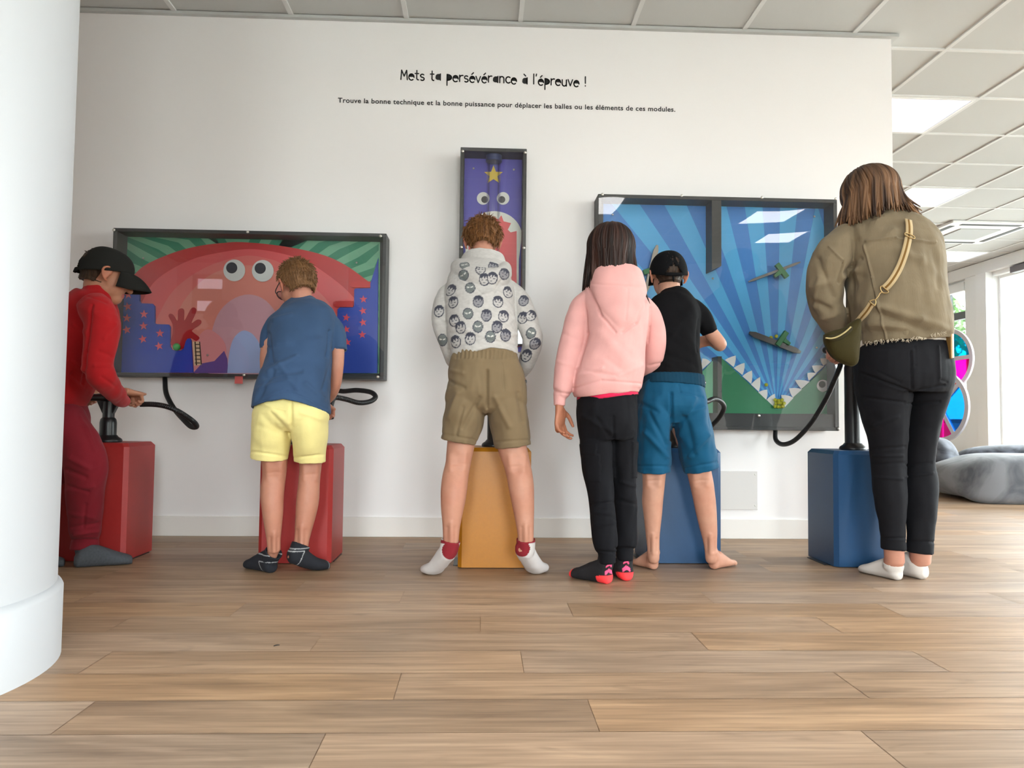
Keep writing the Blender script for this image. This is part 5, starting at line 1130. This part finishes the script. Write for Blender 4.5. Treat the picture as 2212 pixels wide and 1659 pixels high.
    lb = MB(); lb.box((p[0]-.010, p[1]-.004, p[2]-.015), (p[0]+.010, p[1]+.002, p[2]+.015)); lo = lb.obj('cloth_label', mat('label_dark', (40,44,52), .8), o, smooth=False)
    l2 = MB()
    for k, w_ in enumerate((.006,.004,.0065,.005)): l2.box((p[0]-w_, p[1]-.0048, p[2]+.008-k*.006), (p[0]+w_*.7, p[1]-.0039, p[2]+.0102-k*.006))
    l2.obj('label_print', mat('label_light', (150,160,110), .8), lo, smooth=False)
boy_black()

def woman():
    base = (1.7, 2.95, 0); H = Head(P(1880, 430, 3.0), -22, 24, 0, .222)
    torso = [R_(1854,2050,738,2.93,.15), R_(1848,2050,705,2.93,.158), R_(1838,2042,660,2.94,.162), R_(1830,2034,605,2.955,.158), R_(1822,2034,555,2.97,.152), R_(1818,2026,518,2.99,.135), R_(1832,2000,490,3.01,.11), R_(1858,1966,472,3.03,.085), R_(1872,1948,458,3.04,.072)]
    la = [(1828,512,2.99,30), (1797,560,2.97,43), (1783,615,2.98,39), (1788,660,3.0,37), (1799,692,3.05,31), (1812,715,3.12,24), ('w',1.555,3.18,.94,.035)]
    rar = [(1990,515,3.0,32), (2000,570,3.01,33), (2005,630,3.03,31), (1990,680,3.1,26), (1960,705,3.15,22), ('w',1.73,3.18,.94,.033)]
    b = MB(); tb(b, shm(torso, .84)); tb(b, shm(la, .62)); tb(b, shm(rar, .62)); H.add(b, P(1908, 478, 3.04))
    tb(b, [R_(1866,2040,760,2.94,.11), R_(1866,2040,830,2.94,.12)])
    fl = (tuple(PZ(1945, 1255, 0)), tuple(PZ(1862, 1235, 0)), P(1932, 1205, 2.905)); fr = (tuple(PZ(2000, 1253, 0)), tuple(PZ(2000, 1253, 0)+np.array([-.075,.225,0])), P(1988, 1205, 2.93))
    ll = [(1908,815,2.94,58,.135), (1910,855,2.935,55,.12), (1912,890,2.93,50,.1), (1917,940,2.93,41,.083), (1919,990,2.93,36.5,.07), (1921,1037,2.92,35,.066), (1924,1080,2.91,33,.064), (1926,1115,2.905,29,.056), (1929,1150,2.9,25.5,.048), (1930,1163,2.9,25,.047), (1930,1187,2.9,25.5,.048)]
    rl = [(2000,815,2.95,52,.135), (1998,855,2.95,43,.12), (1995,890,2.95,36,.1), (1988,945,2.95,31,.082), (1985,995,2.95,29.5,.07), (1989,1035,2.94,32,.066), (1990,1078,2.93,32,.064), (1990,1115,2.925,30,.056), (1989,1150,2.92,27.5,.049), (1988,1172,2.92,26.5,.048), (1987,1194,2.92,27.5,.049)]
    tb(b, shm(ll, .78)); tb(b, shm(rl, .78))
    tb(b, [(1930,1150,2.9,20), (1931,1185,2.9,20.5), (1933,1215,2.905,20)]); tb(b, [(1988,1150,2.92,22), (1988,1190,2.92,22), (1988,1215,2.93,21)])
    foot(b, *fl, ra=.036); foot(b, *fr, ra=.036)
    hand(b, (1.555,3.19,.945), (0,.96,-.2), (0,-.2,-1), .17, -1, (55,75,50)); hand(b, (1.73,3.19,.945), (0,.96,-.2), (0,-.2,-1), .17, 1, (55,75,50))
    o = person('adult in sand corduroy jacket and black jeans with shoulder-length hair', b, base, (184,130,110), H, (60,42,30))
    def zend(a, g): return P(1880, np.interp(math.degrees(a), [-150,-90,-60,-30,0,40,80,150], [488,492,486,474,462,470,474,470])+g.uniform(-16, 7), 3.0)[2]
    hair_long(H, o, (46,30,22), (150,112,80), zend, n=480, seed=12, rad=(.45,.5,.45), az=155, flick=lambda a, f: .085*f*f*max(0, math.sin(a))**1 if a > 0 else .012*f, hi=.75, part=-.05)
    g = MB(); tb(g, torso, open0=.04, e=2.3); tb(g, la, open1=.03, rnd=2); tb(g, rar, open1=.03, rnd=2)
    tb(g, [R_(1868,1956,474,3.03,.09), R_(1872,1952,460,3.045,.085)], open1=.02)
    L = [((1872,522),(1935,514),1.6,.003), ((1935,514),(2020,524),1.6,.003), ((1868,532),(1884,600),1.8,.003), ((1884,600),(1914,733),1.8,.003), ((1790,532),(1822,565),2,.003), ((1822,565),(1812,610),2.5,-.005), ((1830,590),(1858,560),4,-.005), ((1822,600),(1850,585),4,.004),
         ((1818,660),(1860,600),6,-.004), ((1875,540),(1930,500),6,.004), ((1940,540),(1990,560),6,.004), ((1970,530),(2000,620),6,-.003), ((1890,660),(1985,690),6,.005), ((1905,680),(2000,715),5,-.005), ((1880,700),(1960,708),5,.004), ((1985,560),(2010,650),6,.003), ((1850,720),(1960,716),5,-.003), ((1765,560),(1800,640),4,-.004), ((1756,620),(1786,610),5,.004), ((1756,650),(1792,668),4,-.005), ((1765,690),(1800,680),4,.005), ((1770,600),(1757,670),3,.003), ((2020,540),(2030,620),4,-.003), ((1990,690),(2048,712),5,.004), ((1860,510),(1850,470),5,.003)]
    jk = remesh(g, 'jacket', m_cord, o, None, .0036, 3, disp=folds([(a_, b_, w_ if w_ < 2.6 else w_*1.7, d_*1.6) for a_, b_, w_, d_ in L], .0048, 7, 44))
    fz = MB(); co, q = surf(jk); gg = random.Random(3)
    for k in range(150):
        px = 1852+gg.random()*192; py = np.interp(px, [1852,1900,1960,2010,2046], [744,738,733,728,722])+gg.uniform(-2, 2); p = back_point(co, q, px, py-4); p = p+np.array([0, -.003, -.006])
        e = p+np.array([gg.uniform(-.006, .006), gg.uniform(-.004, .002), -gg.uniform(.004, .012)]); fz.tube([tuple(p)+(.0012,.0012), tuple((p+e)/2+np.array([gg.uniform(-.003,.003),-.001,0]))+(.001,.001), tuple(e)+(.0005,.0005)], n=4, sub=2)
    fz.obj('frayed_hem', mat('frayed_thread', (190,178,158), .9), jk)
    u = MB(); tb(u, [R_(1856,2040,712,2.935,.13), R_(1853,2043,730,2.935,.138), R_(1852,2043,743,2.935,.14)]); remesh(u, 'undershirt', cloth('white_jersey', (214,208,200)), o, None, .005, 2, disp=folds([], .003, 12, 3), warp=hem([1846,1860,1884,2050], [28,22,-2,-8], 715, 743, 3.2))
    s = MB(); tb(s, [R_(1862,2044,735,2.94,.12), R_(1856,2050,755,2.935,.135), R_(1851,2053,785,2.93,.146), R_(1851,2053,815,2.93,.15), R_(1855,2046,840,2.935,.135)], e=2.35); tb(s, ll, open1=.03); tb(s, rl, open1=.03)
    L = [((1968,760),(1970,840),2.5,-.006), ((1965,845),(1860,806),2.5,-.005), ((1966,848),(2040,832),2.5,-.005), ((1955,870),(1865,858),2,-.004), ((1963,872),(2030,868),2,-.004), ((1890,755),(1977,748),1.2,-.0015), ((1977,748),(1978,790),1.2,-.0015), ((1978,790),(1945,826),1.2,-.0015), ((1945,826),(1896,803),1.2,-.0015), ((2027,748),(2030,820),1.2,.003), ((2030,820),(2046,826),1.2,-.002), ((1905,1165),(1955,1166),1.6,.002), ((1905,1163),(1955,1163),1.6,-.004), ((1960,1170),(2016,1171),1.6,-.004),
         ((1880,970),(1955,965),2.5,-.003), ((1884,1003),(1953,1000),2.5,-.003), ((1888,1030),(1950,1035),3,.003), ((1958,1005),(2012,1000),2.5,-.003), ((1958,1030),(2015,1022),2.5,.003), ((1885,985),(1950,985),2.5,.003), ((1940,900),(1880,925),5,.003)]
    remesh(s, 'jeans', m_jean, o, None, .0042, 3, disp=folds(L, .0016, 10, 47))
    for (h_, t_, a_) in (fl, fr):
        k = MB(); foot(k, h_, t_, a_, .004, None, ra=.03); h0 = np.array(h_); b_ = h0+(np.array(t_)-h0)*.17
        kk = MB(); foot(kk, h_, t_, tuple(b_+np.array([0, 0, .052])), .004, tuple(b_+np.array([0, 0, .062])), ra=.034)
        def fn(co, no, h0=h0): c = np.tile(np.array(lin((204,197,191))), (len(co), 1)); c[co[:, 2] < .02] *= .93; return c
        remesh(kk, 'sock', m_sock, o, None, .0035, 3, colfn=fn)
    # shoulder bag hanging across the back
    bp = P(1820, 745, 2.77); bag = thing('shoulder_bag', 'olive green crossbody bag with striped strap on the adult\'s back', 'bag', (bp[0], bp[1], bp[2]-.1))
    m_ol = cloth('olive_canvas', (54,47,20), .8, (500, .3)); m_dk = cloth('olive_flap', (48,42,20), .8, (500, .3))
    ol = spline([(1781,722),(1800,714),(1822,708),(1845,692),(1857,690),(1857,720),(1854,755),(1851,782),(1843,791),(1828,789),(1805,777),(1790,760),(1781,738)]+[(1781,722)], 4)[:-1]
    pillow(MB(), ol, 2.79, .042).obj('bag_body', m_ol, bag)
    fp = spline([(1782,727),(1800,722),(1818,716),(1837,704),(1842,712),(1826,728),(1808,737),(1792,737),(1782,727)], 4)[:-1]
    pillow(MB(), fp, 2.752, .012).obj('front_pocket', m_dk, bag)
    MB().tube([tuple(P(x, y, 2.738))+(.003,.003) for x, y in ((1783,730),(1796,731),(1810,727),(1826,717),(1838,706))], n=8).obj('zip_piping', mat('tan_piping', (170,152,104), .6), bag)
    m_cream = cloth('cream_webbing', (178,156,118)); m_brown = cloth('brown_webbing', (110,80,34))
    def strap(path, hw):
        vs, fs, ms = [], [], []
        Yk = np.array([min(back_point(co, q, x+dx, y)[1] for dx in (-8, 0, 8)) for x, y in path])-.007
        C = spline([tuple(P(x, y, Y)) for (x, y), Y in zip(path, Yk)], 8)
        T = np.gradient(C, axis=0); b_ = MB()
        for i in range(len(C)):
            t = nrm(T[i]); n_ = np.array([0, -1., 0]); s_ = nrm(np.cross(t, n_))
            for u in (-1, -.28, .28, 1): vs.append(C[i]+s_*hw*u)
        for i in range(len(C)-1):
            for j in range(3): fs.append((i*4+j, i*4+j+1, (i+1)*4+j+1, (i+1)*4+j)); ms.append(j == 1)
        b_.add(vs, fs); b_.m = [int(k) for k in ms]; st = b_.obj('strap', [m_cream, m_brown], bag); k = st.modifiers.new('thick', 'SOLIDIFY'); k.thickness = .0028; k.offset = 0
        return C
    C1 = strap([(1962,474),(1964,490),(1963,510),(1955,545),(1942,580),(1925,608),(1910,624)], .0145)
    C2 = strap([(1883,655),(1872,672),(1862,684),(1853,694)], .0135)
    def link_ring(pl, r=.0022): MB().tube([tuple(p)+(r, r) for p in pl], n=8, sub=3).obj('strap_ring', m_brass, bag)
    e1, e2 = C1[-1]+np.array([0,-.006,0]), C2[0]+np.array([0,-.006,0]); d = nrm(e2-e1); s_ = nrm(np.cross(d, (0,-1,0)))
    link_ring([e1+s_*.016, e1+s_*.016+d*.008, e1+d*.018, e1-s_*.016+d*.008, e1-s_*.016, e1, e1+s_*.016])
    link_ring([e1+d*.014, e1+d*.028+s_*.003, (e1+e2)/2, e2-d*.014])
    link_ring([e2+s_*.014+d*.002, e2-d*.016, e2-s_*.014+d*.002, e2+d*.003, e2+s_*.014+d*.002])
    i = len(C1)//3; p = C1[i]+np.array([0,-.005,0]); t = nrm(C1[i+1]-C1[i-1]); s_ = nrm(np.cross(t, (0,-1,0)))
    link_ring([p+s_*.018+t*.006, p+s_*.018-t*.006, p-s_*.018-t*.006, p-s_*.018+t*.006, p+s_*.018+t*.006])
    pa, pb = P(2036, 722, 2.85), P(2046, 760, 2.85)
    ph = thing('phone', 'slim tan-edged phone sticking out of the adult\'s back pocket', 'phone', (pa[0], 2.85, pb[2]))
    MB().box((pa[0]+.001, 2.80, pb[2]-.03), (pa[0]+.009, 2.868, pa[2])).obj('case', mat('tan_case', (168,128,70), .4), ph, smooth=False, bevel=.003)
    MB().box((pa[0]+.0092, 2.803, pb[2]-.028), (pa[0]+.0155, 2.865, pa[2]-.003)).obj('screen', mat('phone_glass', (198,196,186), .15), ph, smooth=False, bevel=.002)
woman()

def boy_red():
    base = (-1.6, 3.12, 0); H = Head(P(229, 597, 3.1), 56, 16, 0, .212)
    torso = [R_(112,172,868,3.1,.12), R_(114,186,845,3.1,.128), R_(118,200,815,3.1,.135), R_(124,222,770,3.1,.14), R_(128,244,720,3.1,.145), R_(138,250,680,3.1,.14), R_(158,250,652,3.1,.11), R_(178,246,636,3.1,.075), R_(186,240,624,3.1,.06)]
    rar = [(205,665,2.99,34), (220,695,2.97,36), (218,740,2.955,33), (211,785,2.95,30), (218,812,2.96,28), (238,836,3.03,23), (256,858,3.14,17.5), (268,867,3.21,13.5)]
    la = [(200,672,3.22,30), (190,730,3.25,28), (178,800,3.27,25), (172,838,3.3,20), (186,856,3.37,15), (196,864,3.42,12.5)]
    b = MB(); tb(b, shm(torso, .84)); tb(b, shm(rar, .66)); tb(b, shm(la, .66)); H.add(b, P(205, 648, 3.1))
    fl = (tuple(PZ(159, 1226, 0)), tuple(PZ(286, 1217, 0)), P(182, 1185, 3.13)); fr = ((-1.84, 3.05, 0), (-1.66, 3.12, 0), (-1.80, 3.07, .1))
    pel = [R_(110,168,852,3.1,.115), R_(108,170,880,3.1,.13), R_(110,182,915,3.1,.125), R_(122,190,940,3.09,.08)]
    ll = [(146,895,3.05,33,.085), (156,925,3.03,36,.085), (170,955,3.02,40,.08), (184,995,3.02,43,.07), (186,1030,3.04,40,.066), (184,1075,3.07,36,.06), (184,1115,3.1,33,.055), (184,1145,3.12,32.5,.055), (184,1163,3.13,27,.045), (183,1186,3.13,28,.046)]
    fx = ('w', -1.83, 3.1, .1, .05)
    rl = [(150,915,3.15,42), (130,1000,3.13,38), ('w',-1.79,3.1,.32,.06), ('w',-1.805,3.08,.16,.052), ('w',-1.805,3.075,.09,.045)]
    tb(b, shm(pel, .8)); tb(b, shm(ll, .7)); tb(b, shm(rl, .7)); foot(b, *fl, ra=.03); foot(b, *fr, ra=.03)
    w1 = P(272, 866, 3.235); w2 = P(206, 866, 3.43)
    hand(b, (w1[0], 3.235, .706), (.18,.97,-.1), (0,-.12,-1), .16, 1, (58,75,50)); hand(b, (w2[0], 3.435, .708), (.05,-.97,-.1), (0,.12,-1), .16, -1, (58,75,50))
    o = person('child in dark cap and red sweatshirt gripping the pump handle beside the column', b, base, (176,122,96), H, (36,26,20))
    hair_short(H, o, (38,26,18), (78,56,36), seed=15, t0=.004, nape=-.24, tuft=.04, ntuft=500)
    cap(H, o, (34,34,32), brim_drop=.2)
    g = MB(); tb(g, torso, open0=.03, e=2.2); tb(g, rar, open1=.015, rnd=2); tb(g, la, open1=.015, rnd=2); tb(g, [R_(184,244,634,3.1,.068), R_(188,243,622,3.105,.064)], open1=.02)
    L = [((200,660),(186,760),3,-.005), ((186,760),(180,830),3,-.005), ((160,700),(185,720),6,.003), ((215,760),(245,770),5,-.004), ((205,790),(240,790),4,.004), ((220,815),(250,835),4,-.003), ((150,780),(180,800),6,.004), ((155,810),(185,835),5,-.004), ((254,872),(273,853),1.5,-.002), ((190,640),(230,655),2,-.002), ((170,660),(230,690),8,.003), ((250,700),(225,730),5,.003)]
    remesh(g, 'sweatshirt', m_redsw, o, None, .004, 3, disp=folds(L, .0025, 7, 54))
    s = MB(); tb(s, pel, e=2.2); tb(s, ll, open1=.02); tb(s, rl, open1=.02)
    L = [((150,1050),(190,1062),4,-.003), ((175,900),(205,970),6,.003), ((150,990),(190,1010),6,.004), ((145,1015),(185,1030),5,-.004), ((150,1060),(200,1050),6,.003), ((155,1140),(215,1130),4,-.004), ((160,1155),(214,1148),4,.004), ((155,1166),(210,1166),1.8,-.004), ((185,1090),(180,1140),4,-.003), ((150,1110),(200,1118),5,.003)]
    remesh(s, 'sweatpants', m_redpt, o, None, .004, 3, disp=folds(L, .003, 7, 57))
    fs = [fl+(P(182, 1180, 3.13), .03), fr+((-1.805, 3.075, .13), .03)]
    fn = lambda co, no: np.array(lin((76,80,86)))*(1+.09*wob(co, 90, 5)[:, None])
    sock_pair(o, fs, [fn, fn])
boy_red()
